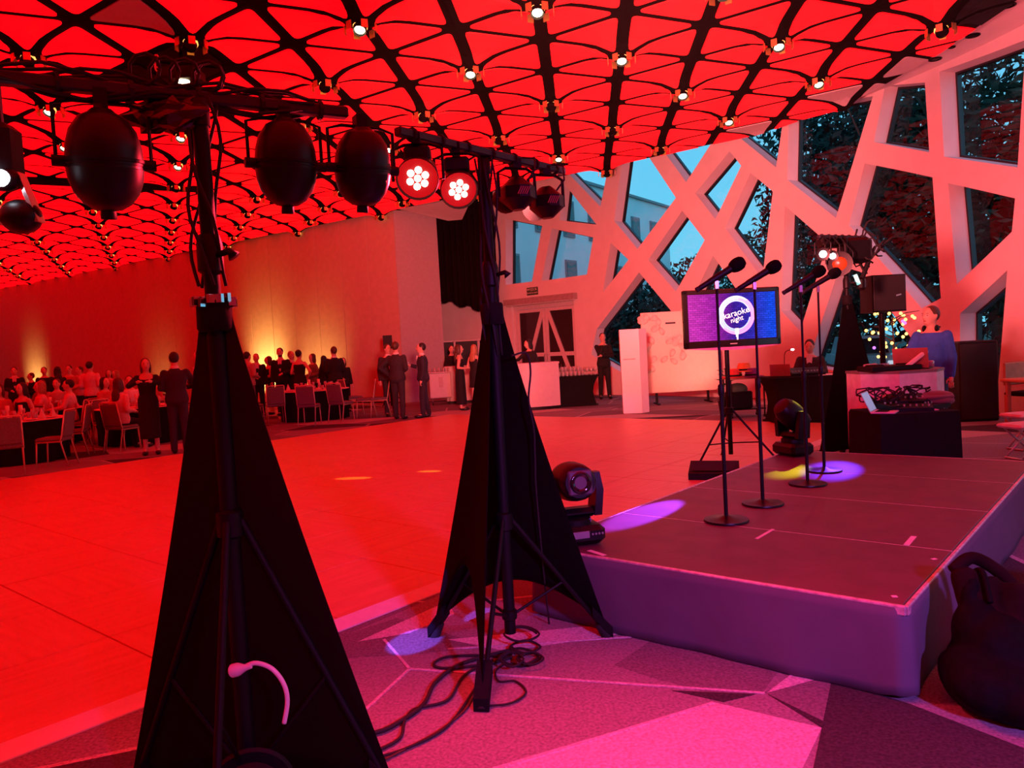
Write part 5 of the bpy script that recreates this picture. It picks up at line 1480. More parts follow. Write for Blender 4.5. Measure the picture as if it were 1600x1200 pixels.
for i in range(13):
    for j in range(5):
        x, y = -.6 + i * .1, -.28 + j * .13
        if R_.random() < .12: continue
        me = glass_me if (j > 2 or i > 9) else tumbler_me
        px_, py_ = gt.x + x * cc - y * ss, gt.y + x * ss + y * cc
        link(me.name, me, None, (px_, py_, .76), 0, label=('wine glass among the rows on the glass table' if me is glass_me else 'tumbler among the rows on the glass table'), cat='glass', group='glasses on the glass table')
        if me is tumbler_me and 2 < i < 9 and j in (1, 2):
            link(me.name, me, None, (px_, py_, .872), 0, label='tumbler stacked on another on the glass table', cat='glass', group='stacked tumblers on the glass table')
bkx = thing('bottle_crate', 'low wooden crate of bottles at the back of the glass table', 'crate', (gt.x - .28, gt.y + .30, .762), .05)
for c_, d_2 in (((0, -.08, .06), (.5, .012, .12)), ((0, .08, .06), (.5, .012, .12)), ((-.25, 0, .06), (.012, .17, .12)), ((.25, 0, .06), (.012, .17, .12)), ((0, 0, .006), (.5, .16, .012))): MB().box(c_, d_2).build('crate_board', mat('crate_wood', (.4, .24, .16), .7), bkx)
bot_me = MB().lathe([(.0001, 0), (.034, 0), (.036, .01), (.036, .16), (.014, .21), (.013, .27), (.016, .275), (.0001, .28)], n=12).mesh('bottle', mat('dark_bottle', (.05, .02, .015), .1), True)
for k in range(5): link('bottle', bot_me, None, (gt.x - .46 + .09 * k, gt.y + .30, .775), 0, label='dark bottle standing in the wooden crate', cat='bottle', group='bottles in the crate')

# ---- white lectern pillar and flower panel
lp = G(997, 646)
le = thing('lectern_pillar', 'tall white faceted lectern pillar left of the flower panel', 'lectern', (lp.x, lp.y + .2, 0), .0)
hL = AY(990, 514, lp.y).z
P0 = [(-.30, -.08), (.10, -.16), (.29, .02), (.26, .22), (-.27, .24)]
MB().loft([[(x * k_, y * k_, z) for x, y in P0] for k_, z in ((.96, .0), (.97, .04), (1.0, hL - .02), (.98, hL))]).build('column', mat('white_lacquer', (.78, .72, .74), .4, var=.02), le)
MB().bbox((-.12, -.125, 1.16), (.26, .006, .025), .002, rz=-.2).build('engraved_line', mat('pale_grey_print', (.5, .4, .42), .6), le)
fp0 = AY(1006, 610, 18.4); fp1 = AY(1126, 612, 18.4)
fpz0, fpz1 = AY(1060, 612, 18.4).z, AY(1060, 486, 18.4).z
fpw = fp1.x - fp0.x
fpn = thing('flower_panel', 'cream photo wall panel with raised paper petals behind the lectern', 'photo wall', ((fp0.x + fp1.x) / 2, 18.4, 0))
M_cream = mat('cream_panel', (.92, .80, .66), .7, var=.03)
MB().bbox((0, 0, (fpz0 + fpz1) / 2), (fpw, .08, fpz1 - fpz0), .01).build('board', M_cream, fpn)
for x in (-fpw / 2 + .3, fpw / 2 - .3):
    MB().box((x, .0, fpz0 / 2), (.05, .06, fpz0)).build('leg', M_blackm, fpn); MB().box((x, 0, .015), (.06, .6, .03)).build('foot_bar', M_blackm, fpn)
Rf = random.Random(9)
pet = MB(); K = 10
top_ = [(0, -.0), (.05, .06), (.07, .14), (.045, .2), (0, .22), (-.045, .2), (-.07, .14), (-.05, .06)]
pv = [(x, -.05 - .05 * math.sin(PI * y / .22), y) for x, y in top_] + [(x * .98, -.044 - .04 * math.sin(PI * y / .22), y) for x, y in top_] + [(0, -.085, .12), (0, -.07, .12)]
pf = []
for k in range(8):
    l_ = (k + 1) % 8; pf += [(k, l_, 16), (8 + l_, 8 + k, 17), (l_, k, 8 + k, 8 + l_)]
pmesh = MB().add(pv, pf).mesh('paper_petal', mat('petal_paper', (.88, .74, .64), .7, var=.04), True)
for (fx, fz) in ((-.5, 1.75), (-.2, 1.45), (-.65, 1.3), (.2, 1.7), (-.3, 1.0), (.05, 1.15), (-.7, .85), (.45, 1.4), (.1, 1.95), (-.75, 1.9)):
    for k in range(Rf.choice((3, 4, 5))):
        o = link('paper_petal', pmesh, fpn, (fx + Rf.uniform(-.05, .05), 0, fz + .1 + Rf.uniform(-.05, .05))); o.rotation_euler = (0, Rf.uniform(-3.1, 3.1), 0)

# ---- wooden side table with fancy dress props and a plant
wt = dirY(1160, 14.6)
ht = 1.6 - (590 - 519) / 1210 * 14.6
wtb = thing('props_table', 'narrow wooden trolley table holding bright dressing up props', 'table', (wt.x, wt.y, 0), .1)
M_ww = mat('warm_wood', (.42, .22, .13), .6)
MB().bbox((0, 0, ht), (.72, .45, .035), .008).build('tabletop', M_ww, wtb)
for x in (-.32, .32):
    for y in (-.18, .18): MB().cyl((x, y, .04), (x, y, ht - .02), .016, n=8).build('leg', M_blackm, wtb); MB().ball((x, y, .03), .03, 8, 6).build('caster', M_rubber, wtb)
MB().bbox((0, 0, .16), (.68, .42, .02), .005).build('lower_shelf', M_blackm, wtb)
hat_m = [mat('orange_felt', (.85, .32, .08), .8), mat('purple_felt', (.22, .04, .25), .8), mat('yellow_felt', (.8, .55, .08), .8), mat('red_felt', (.6, .06, .05), .8)]
for k, (x, y, m_, lab) in enumerate(((.02, .0, 0, 'orange felt hat on top of the props heap'), (.14, -.08, 1, 'purple felt hat at the right of the props heap'), (-.2, -.06, 3, 'red felt hat at the left of the props heap'), (-.12, .1, 2, 'yellow felt hat at the back of the props heap'))):
    h_ = thing('felt_hat', lab, 'hat', (wt.x + x, wt.y + y, ht + .018 + (.10 if k == 0 else 0)), k); h_.scale = (1.25, 1.25, 1.25)
    MB().lathe([(.0001, .004), (.17, .0), (.175, .008), (.10, .014), (.0001, .014)], n=20).build('brim', hat_m[m_], h_, smooth='auto')
    MB().lathe([(.1, .012), (.095, .08), (.08, .125), (.0001, .13)], n=20).build('crown', hat_m[m_], h_, smooth='auto')
    MB().lathe([(.101, .015), (.103, .02), (.1, .04), (.098, .042)], n=20).build('band', M_black, h_, smooth='auto')
cs_ = thing('storage_crate', 'dark crate with a green bag under the props table', 'crate', (wt.x - .1, wt.y, .172), .1)
MB().bbox((0, 0, .16), (.42, .34, .32), .02).build('crate_body', M_black, cs_)
lump('green_bag', [lambda b: b.ball((-.02, 0, .36), (.2, .15, .12), 14, 8)], .02, mat('green_bag_cloth', (.05, .12, .06), .8), cs_)
plb = dirY(1132, 15.0)
pt = thing('potted_plant', 'leafy green plant between the flower panel and the props table', 'plant', (plb.x, plb.y, 0))
MB().lathe([(.0001, 0), (.12, 0), (.16, .28), (.15, .29), (.13, .27), (.0001, .26)], n=18).build('pot', M_black, pt, smooth='auto')
for k in range(16):
    a = k * 2.4; h_ = .35 + .035 * k; L_ = .22
    d_ = Vector((math.cos(a), math.sin(a), .5)).normalized(); s_ = Vector((-math.sin(a), math.cos(a), 0)) * .05
    b_ = Vector((.02 * math.cos(a), .02 * math.sin(a), h_))
    MB().add([b_, b_ + d_ * L_ * .5 + s_, b_ + d_ * L_ + Vector((0, 0, -.05)), b_ + d_ * L_ * .5 - s_, b_ + d_ * L_ * .5 + Vector((0, 0, -.012))], [(0, 4, 1), (1, 4, 2), (2, 4, 3), (3, 4, 0), (0, 1, 2, 3)]).build('leaf', mat('plant_leaf', (.10, .24, .05), .5) if k == 0 else bpy.data.materials['plant_leaf'], pt)
MB().tube([(0, 0, .25), (.01, 0, .6), (0, .01, .9)], [.012, .01, .006], n=6).build('stem', M_bark, pt)

# ---- technicians' table (black cover) with laptops, papers and lamp
tt = dirY(1262, 13.3)
stretch_table('wide black covered technicians table behind the screen', tt, 1.55, .75, .80, 0, .86)
def laptop(label, loc, rz, lidc, keyc, sc=1.0, ang=1.9, emit=None):
    t = thing('laptop', label, 'laptop', loc, rz)
    MB().bbox((0, 0, .009), (.33 * sc, .23 * sc, .016), .004).build('keyboard_base', keyc, t)
    R = Matrix.Rotation(PI / 2 - ang, 3, 'X'); c = Vector((0, .115 * sc, .012)) + R @ Vector((0, 0, .11 * sc))
    ld = MB().bbox(c, (.33 * sc, .008, .22 * sc), .003, M=R).build('lid', lidc, t)
    MB().box(c + R @ Vector((0, -.0046, 0)), (.31 * sc, .001, .2 * sc), M=R).build('display', emit or M_tvb, ld)
    MB().box((0, .02, .0175), (.28 * sc, .12 * sc, .001)).build('keys', M_black, t)
    return t
M_alu = mat('silver_lid', (.6, .58, .6), .35, metal=.5)
M_glowscr = mat('laptop_screen', (.2, .2, .25), .3, emit=(.35, .42, .7), estr=.6, var=0)
laptop('laptop with its red lit lid towards us on the technicians table', (tt.x - .45, tt.y + .05, .80), 2.7, mat('red_lit_lid', (.45, .2, .18), .4), M_black)  # red light on the lid is put into its colour
MB().bbox((0, 0, .004), (.55, .35, .008), .002).build('paper_sheets', mat('white_paper', (.85, .82, .82), .7), None, loc=(tt.x + .38, tt.y - .12, .80), label='pale sheets of paper spread on the technicians table', cat='papers')
mx_ = thing('audio_mixer', 'low wide audio mixer in the middle of the technicians table', 'mixer', (tt.x - .05, tt.y + .02, .80), 0)
MB().add([(-.28, -.2, 0), (.28, -.2, 0), (.28, .2, 0), (-.28, .2, 0), (-.28, -.2, .05), (.28, -.2, .05), (.28, .2, .13), (-.28, .2, .13)], [(3, 2, 1, 0), (4, 5, 6, 7), (0, 1, 5, 4), (1, 2, 6, 5), (2, 3, 7, 6), (3, 0, 4, 7)]).build('chassis', M_blackm, mx_)
for k in range(10): MB().box((-.24 + k * .053, -.1 + .01 * (k % 3), .082), (.02, .03, .02)).build('fader', M_steel, mx_)
lpd = thing('gooseneck_lamp', 'thin gooseneck lamp with a tiny bright tip on the technicians table', 'lamp', (tt.x - .33, tt.y + .2, .80))
MB().cyl((0, 0, 0), (0, 0, .02), .04, n=14).build('lamp_foot', M_black, lpd)
MB().tube(smooth_path([(0, 0, .02), (0, 0, .3), (.03, 0, .42), (.13, -.02, .45)]), .006, n=6).build('neck', M_blackm, lpd, smooth=True)
MB().ball((.14, -.02, .45), (.03, .018, .016), 10, 6).build('lamp_tip', M_white_led, lpd, smooth=True)

# ================================================================== DJ PLACE
DJY = 8.8
d0, d1 = AY(1345, 640, DJY), AY(1478, 640, DJY)
djz = AY(1420, 577, DJY).z
dj = thing('dj_booth', 'white faceted DJ booth behind the black cable table', 'dj booth', ((d0.x + d1.x) / 2, DJY, 0))
wj = d1.x - d0.x
P0 = [(-wj / 2, .35), (-wj / 2 + .03, .05), (-wj * .18, -.28), (wj * .28, -.22), (wj / 2, .02), (wj / 2, .35)]
MB().prism(P0, .0, djz - .03).build('front_shell', mat('white_booth_laminate', (.76, .70, .74), .4), dj)
MB().prism([(x * 1.02, y * 1.02) for x, y in P0], djz - .03, djz).build('booth_top', mat('grey_booth_top', (.2, .17, .18), .5), dj)
laptop('open laptop with red lit lid on the DJ booth', ((d0.x + d1.x) / 2 + .18, DJY + .1, djz), 2.5, mat('dj_red_lit_lid', (.4, .1, .1), .4), M_black, 1.1)  # lid colour holds the red light falling on it
ctl = thing('dj_controller', 'DJ controller with two platters on the booth', 'dj controller', ((d0.x + d1.x) / 2 - .15, DJY + .0, djz), .1)
MB().bbox((0, 0, .03), (.6, .32, .06), .01).build('chassis', M_black, ctl)
for x in (-.18, .18): MB().lathe([(.0001, .075), (.09, .075), (.1, .065), (.1, .06)][::-1], (x, -.02, 0), n=24).build('platter', M_blackm, ctl, smooth='auto')
for k in range(8): MB().cyl((-.05 + .014 * k, .08, .06), (-.05 + .014 * k, .08, .08), .005, n=6).build('knob', M_steel, ctl)
hp = MB().bbox((0, 0, 0), (.05, .03, .34), .01, M=Matrix.Rotation(.95, 3, 'Y')).build('loose_handset', mat('pink_white_plastic', (.8, .6, .65), .4), None, loc=((d0.x + d1.x) / 2 + .09, DJY - .12, djz + .11), label='pale handset lying slanted on the DJ booth', cat='handset')
for k, (x, y) in enumerate(((-.42, .05), (-.36, .12), (-.28, .14), (.42, .1))):
    MB().lathe([(.0001, 0), (.035, 0), (.04, .07), (.03, .08), (.0001, .082)], n=12).build('glass_tumbler', M_drink, None, smooth=True, loc=((d0.x + d1.x) / 2 + x * .9, DJY + y, djz), label='short glass at the rear of the DJ booth', cat='glass', group='glasses on the DJ booth')
# black clothed cable table in front of the booth
kc0, kc1 = AY(1374, 650, 7.35), AY(1503, 650, 7.35)
kz = AY(1440, 645, 7.35).z
kw = kc1.x - kc0.x; kcx = (kc0.x + kc1.x) / 2
kt = thing('cable_table', 'black cloth covered table with a heap of cables behind the stage', 'table', (kcx, 7.7, 0), 0)
K = 60; rings = []
def rrect(w, d, z, amp, k0=0):
    out = []
    for k in range(K):
        a = 2 * PI * k / K; c_, s_ = math.cos(a), math.sin(a)
        m_ = max(abs(c_) / (w / 2), abs(s_) / (d / 2)); rr_ = 1 / m_
        out.append((c_ * rr_ * (1 + amp * math.sin(k * 1.7)), s_ * rr_ * (1 + amp * math.sin(k * 1.7 + 1)), z))
    return out
MB().loft([rrect(kw, .7, .0, .012), rrect(kw * .995, .7, .3, .008), rrect(kw * .985, .69, kz - .03, .0), rrect(kw * .97, .67, kz, .0)]).build('table_cloth', M_blackcloth, kt, smooth='auto')
laptop('open laptop with pale keyboard at the left of the cable table', (kcx - kw * .30, 7.55, kz), .95, M_alu, mat('pale_keys', (.7, .5, .56), .4), .95, 2.0, M_glowscr)
for k, (x, y, w, d, h, rz, lab, nm) in enumerate(((-.02, .05, .42, .3, .09, .3, 'dark effects mixer in the cable heap', 'effects_mixer'), (.12, .12, .34, .26, .14, -.2, 'black receiver box in the cable heap', 'receiver_box'), (.30, .02, .3, .22, .07, .5, 'dark stage box at the right of the cable heap', 'stage_box'), (.05, -.12, .34, .2, .06, -.35, 'slanted controller at the front of the cable heap', 'slanted_controller'))):
    t = thing(nm, lab, 'audio gear', (kcx + x, 7.7 + y, kz + (.0 if k != 1 else .0)), rz)
    MB().add([(-w / 2, -d / 2, 0), (w / 2, -d / 2, 0), (w / 2, d / 2, 0), (-w / 2, d / 2, 0), (-w / 2, -d / 2, h * .6), (w / 2, -d / 2, h * .6), (w / 2, d / 2, h), (-w / 2, d / 2, h)], [(3, 2, 1, 0), (4, 5, 6, 7), (0, 1, 5, 4), (1, 2, 6, 5), (2, 3, 7, 6), (3, 0, 4, 7)]).build('chassis', M_blackm, t)
    for j in range(6): MB().cyl((-w * .4 + j * w * .16, -.02, h * .75), (-w * .4 + j * w * .16, -.02, h * .75 + .02), .009, n=8).build('knob', M_decktrim if j % 2 else M_steel, t)
hb = thing('heap_of_cables', 'tangled heap of black cables on the cable table', 'cables', (kcx, 7.75, kz))
for k in range(18):
    c_ = Vector((rng.uniform(-.32, .3), rng.uniform(-.1, .2), .05)); P = []
    for s_ in range(11):
        a = s_ / 10 * rng.uniform(5, 8); rr_ = rng.uniform(.06, .13)
        P.append(c_ + Vector((rr_ * math.cos(a), rr_ * .7 * math.sin(a), .06 + .07 * math.sin(a * .7 + k) + .04)))
    MB().tube(smooth_path(P, 3), .007, n=5).build('cable', M_rubber, hb, smooth=True)
fj = thing('folded_jacket', 'reddish folded jacket at the right back of the cable table', 'jacket', (kcx + .36, 7.85, kz), -.2)
lump('jacket_body', [lambda b: b.ball((0, 0, .06), (.24, .16, .07), 16, 8), lambda b: b.ball((.08, .03, .11), (.16, .12, .05), 16, 8)], .018, mat('maroon_jacket', (.16, .06, .07), .85, sheen=.2), fj)
MB().tube(smooth_path([(-.2, -.1, .08), (0, -.14, .1), (.2, -.05, .1)]), .02, n=8).build('sleeve', bpy.data.materials['maroon_jacket'], fj, smooth=True)
MB().bbox((0, 0, .006), (.09, .06, .012), .003).build('phone', mat('pink_phone', (.7, .3, .4), .3), None, loc=(kcx + .2, 7.5, kz), label='small pale phone near the front of the cable table', cat='phone')

# ---- loudspeakers
M_grille = mat('speaker_grille', (.012, .011, .012), .7, var=.4, nscale=150, bump=.3)
sY = 10.2
s0, s1, sb_ = AY(1349, 460, sY), AY(1404, 460, sY), AY(1376, 488, sY)
stp = AY(1376, 431, sY).z; sw = s1.x - s0.x; scx = (s0.x + s1.x) / 2; shh = stp - sb_.z
sp1 = thing('loudspeaker', 'black loudspeaker raised on a pole beside the rear light stand', 'loudspeaker', (scx, sY, sb_.z), .1)
MB().loft([[(-sw / 2, -.18, z), (sw / 2, -.18, z), (sw * .38, .2, z), (-sw * .38, .2, z)] for z in (0, shh)]).build('cabinet', M_black, sp1)
MB().bbox((0, -.19, shh / 2), (sw * .94, .015, shh * .94), .006).build('grille', M_grille, sp1)
MB().bbox((.12, -.2, shh * .44), (.07, .004, .02), .001, M=Matrix.Rotation(-.2, 3, 'Y')).build('badge', M_steel, sp1)
spt = thing('speaker_stand', 'black tripod speaker stand holding the raised loudspeaker', 'speaker stand', (scx, sY, 0))
MB().cyl((0, 0, .1), (0, 0, sb_.z - .003), .035, n=12).build('pole', M_blackm, spt, smooth='auto')
for a in (.3, 2.4, 4.5): MB().cyl((0, 0, .75), (.5 * math.cos(a), .5 * math.sin(a), .015), .014).build('leg', M_blackm, spt)
MB().lathe([(.05, 0), (.055, .02), (.055, .09), (.04, .1)], (0, 0, .7), n=12).build('collar', M_black, spt, smooth='auto')
bs = Vector((7.33, 12.35, 0)); bsh = AY(1505, 534, 12.1).z
ss_ = thing('bass_speaker', 'tall black speaker cabinet with side knobs by the right window', 'loudspeaker', bs, -.12)
MB().bbox((0, 0, bsh / 2), (.58, .55, bsh), .02).build('cabinet', M_black, ss_)
MB().bbox((0, -.28, bsh / 2), (.54, .012, bsh * .94), .005).build('grille', M_grille, ss_)
for z in (.5, .72, 1.12):
    MB().lathe([(.02, 0), (.055, .01), (.06, .03), (.045, .05), (.0001, .052)], (.29, -.1, z), n=14, M=Matrix.Rotation(PI / 2, 3, 'Y')).build('caster', mat('caster_grey', (.35, .3, .32), .4) if z == .5 else bpy.data.materials['caster_grey'], ss_, smooth='auto')
tbk = dirY(598, 22.2); tz0 = AY(606, 545, 22.2).z; tz1 = AY(606, 524, 22.2).z
t5 = thing('loudspeaker', 'small dark loudspeaker on a pole before the yellow wall, behind the standing man', 'loudspeaker', (dirY(607, 22.2).x, 22.2, tz0), .2)
MB().loft([[(-.13, -.12, z), (.13, -.12, z), (.10, .12, z), (-.10, .12, z)] for z in (0, tz1 - tz0)]).build('cabinet', M_black, t5)
MB().bbox((0, -.125, (tz1 - tz0) / 2), (.24, .012, (tz1 - tz0) * .93), .004).build('grille', M_grille, t5)
t6 = thing('speaker_stand', 'thin black stand under the small loudspeaker by the yellow wall', 'speaker stand', (dirY(607, 22.2).x, 22.2, 0))
MB().cyl((0, 0, .05), (0, 0, tz0 - .003), .02).build('pole', M_blackm, t6)
for a in (.3, 2.4, 4.5): MB().cyl((0, 0, .6), (.4 * math.cos(a), .4 * math.sin(a), .015), .012).build('leg', M_blackm, t6)
# ---- gold fairy light tree behind the DJ
gp = dirY(1396, 12.6); gz = AY(1396, 515, 12.6).z
gtree = thing('fairy_light_tree', 'small tree of gold fairy lights glowing behind the DJ', 'light tree', (gp.x, gp.y, 0))
MB().tube([(0, 0, 0), (.02, 0, gz * .6), (0, 0, gz + .2)], [.03, .02, .008], n=6).build('trunk', M_bark, gtree, smooth=True)
MB().cyl((0, 0, 0), (0, 0, .04), .2, n=20).build('base_plate', M_black, gtree)
M_goldl = mat('gold_bulb', (.9, .6, .2), .3, emit=(1, .62, .14), estr=3, var=0); M_viol = mat('violet_bulb', (.4, .2, .9), .3, emit=(.35, .15, 1), estr=2, var=0)
bulb = MB().ball((0, 0, 0), .026, 8, 6).mesh('bulb', M_goldl, True); bulb2 = MB().ball((0, 0, 0), .026, 8, 6).mesh('bulb', M_viol, True)
Rg = random.Random(2)
for k in range(58):
    a = Rg.uniform(0, 6.28); zz = Rg.uniform(-.42, .42); rr_ = .42 * math.sqrt(max(0, 1 - (zz / .46) ** 2)) * Rg.uniform(.4, 1)
    link('bulb', bulb2 if k % 11 == 0 else bulb, gtree, (rr_ * math.cos(a), rr_ * math.sin(a), gz - .05 + zz))
for k in range(9):
    a = k * .7; MB().tube([(0, 0, gz - .4 + .07 * k), (.2 * math.cos(a), .2 * math.sin(a), gz - .3 + .07 * k), (.4 * math.cos(a), .4 * math.sin(a), gz - .28 + .07 * k)], [.01, .008, .004], n=5).build('twig', M_bark, gtree, smooth=True)

# ---- furniture at the right edge
ch = G(1548, 660)
wc = thing('wooden_chair', 'wooden armchair with dark seat beside the bass speaker', 'chair', (7.75, 11.55, 0), .35)
M_ow = mat('orange_wood', (.5, .24, .11), .5)
MB().bbox((0, 0, .45), (.5, .5, .06), .02).build('seat', M_coat, wc)
for x in (-.23, .23):
    for y in (-.22, .22): MB().bbox((x, y, .22), (.04, .04, .44), .006).build('leg', M_ow, wc)
MB().bbox((0, .24, .75), (.5, .04, .35), .02).build('backrest', M_ow, wc)
for x in (-.25, .25): MB().bbox((x, 0, .64), (.05, .5, .03), .01).build('armrest', M_ow, wc); MB().bbox((x, -.2, .54), (.035, .035, .2), .005).build('arm_post', M_ow, wc)
tw = AY(1596, 592, 10.9)
rt = thing('wooden_table', 'small wooden table with a glass jar at the right frame edge', 'table', (tw.x + .28, 10.9, 0), .1)
MB().bbox((0, 0, tw.z - .02), (.8, .6, .04), .01).build('tabletop', M_ow, rt)
for x in (-.33, .33):
    for y in (-.22, .22): MB().bbox((x, y, (tw.z - .04) / 2), (.06, .05, tw.z - .04), .008).build('leg', M_ww, rt)
MB().lathe([(.0001, 0), (.085, 0), (.095, .02), (.095, .17), (.07, .2), (.07, .22)], n=20).build('glass_jar', M_drink, None, smooth=True, loc=(tw.x + .16, 10.85, tw.z), label='clear glass jar standing on the small wooden table', cat='jar')
M_pinkseat = mat('pale_cushion', (.75, .55, .6), .8)
for k, (px, py, Y, lab) in enumerate(((1592, 646, 9.3, 'folding stool with pale seat, the farther of two at the right edge'), (1590, 662, 8.7, 'folding stool with pale seat, the nearer of two at the right edge'))):
    p = AY(px, py, Y); st_ = thing('folding_stool', lab, 'stool', (p.x + .12, Y, 0), .2, group='folding stools with pale seats')
    MB().bbox((0, 0, p.z - .02), (.56, .34, .05), .02).build('seat', M_pinkseat, st_)
    for s_ in (-1, 1):
        MB().tube([(-.2, s_ * .14, p.z - .04), (.2, s_ * .14, .012)], .012, n=8).build('leg', M_steel, st_, smooth=True)
        MB().tube([(.2, s_ * .11, p.z - .04), (-.2, s_ * .11, .012)], .012, n=8).build('leg', M_steel, st_, smooth=True)
    MB().tube([(-.2, -.12, .012), (-.2, .12, .012)], .012, n=8).build('foot_rail', M_steel, st_)

# small warm lamp on the floor lighting the flower panel
pl_ = Vector(((fp0.x + fp1.x) / 2 + .75, 17.0, 0))
pll = thing('panel_lamp', 'small floor lamp lighting the cream flower panel, behind the screen stand', 'lamp', pl_)
MB().bbox((0, 0, .1), (.2, .14, .2), .02).build('housing', M_black, pll)
MB().box((0, .06, .2), (.14, .06, .006)).build('lens', M_warm, pll)
spot('panel_lamp_beam', (pl_.x, pl_.y + .05, .25), ((fp0.x + fp1.x) / 2, 18.4, 1.3), (1, .60, .40), 30, 1.5, .7, .08)

# projector hung under the blank black ceiling panels
pj = G(285, 118, CEIL - .35)
prj = thing('ceiling_projector', 'black projector with a lit lens hung from the blank ceiling panels', 'projector', pj)
MB().bbox((0, 0, 0), (.5, .42, .18), .03).build('case', M_black, prj)
MB().cyl((0, 0, .09), (0, 0, .31), .03).build('drop_pole', M_blackm, prj)
MB().lathe([(.0001, 0), (.085, 0), (.09, .01), (.0001, .012)], (.02, -.05, -.104), n=16).build('lens', M_lamp, prj)
for k in range(3):
    a = k * 1.1; MB().tube([(-.25 + .03 * math.cos(t_), -.2, .06 + .1 * k * .5 + .06 * math.sin(t_)) for t_ in [q * PI / 5 for q in range(10)]], .012, n=6).build('cable_loop', M_ramp, prj, smooth=True)
# ================================================================== PEOPLE
M_skin = [mat('skin_fair', (.62, .38, .29), .55, var=.05), mat('skin_warm', (.50, .28, .20), .55, var=.05)]
M_hair = {'dark': mat('dark_hair', (.012, .009, .008), .5, var=.3, nscale=40), 'brown': mat('brown_hair', (.07, .035, .02), .5, var=.3, nscale=40), 'fair': mat('fair_hair', (.35, .20, .09), .5, var=.3, nscale=40), 'grey': mat('grey_hair', (.3, .28, .27), .6, var=.2, nscale=40)}
def cloth(name, c): return mat(name, c, .85, var=.12, nscale=25, bump=.1)
CL = {'black': cloth('black_cloth', (.008, .007, .009)), 'navy': cloth('navy_suit', (.022, .020, .035)), 'charcoal': cloth('charcoal_suit', (.03, .026, .03)), 'white': cloth('white_shirt', (.72, .68, .68)),
      'pink': cloth('pale_pink_shirt', (.72, .42, .42)), 'beige': cloth('beige_jacket', (.42, .30, .24)), 'red': cloth('red_top', (.5, .08, .07)), 'blue': cloth('blue_shirt', (.03, .13, .65)), 'brown': cloth('brown_jacket', (.20, .12, .08)), 'grey': cloth('grey_trousers', (.14, .12, .13)), 'jeans': cloth('jeans', (.03, .05, .12))}
M_shoe = mat('black_leather', (.008, .007, .007), .35)
M_eye = mat('dark_eye', (.01, .008, .008), .3); M_lip = mat('lips', (.38, .12, .10), .5)
ARM = {'down': ((.225, .02, 1.14), (.235, -.05, .90)), 'bent': ((.24, .05, 1.15), (.08, -.26, 1.10)), 'glass': ((.23, .05, 1.15), (.15, -.26, 1.24)), 'hip': ((.37, .09, 1.18), (.20, -.04, 1.0)),
       'chin': ((.13, -.2, 1.19), (.03, -.17, 1.43)), 'cross': ((.23, -.05, 1.15), (-.08, -.24, 1.16)), 'reach': ((.25, -.2, 1.24), (.16, -.45, 1.22)), 'table': ((.25, -.1, 1.18), (.16, -.36, 1.14)), 'pocket': ((.28, .06, 1.15), (.19, -.06, .94)), 'hug': ((.30, -.2, 1.28), (.12, -.42, 1.34))}
def ell(rx, ry, z, n=20, cy=0.0): return [(rx * math.cos(2 * PI * k / n), cy + ry * math.sin(2 * PI * k / n), z) for k in range(n)]
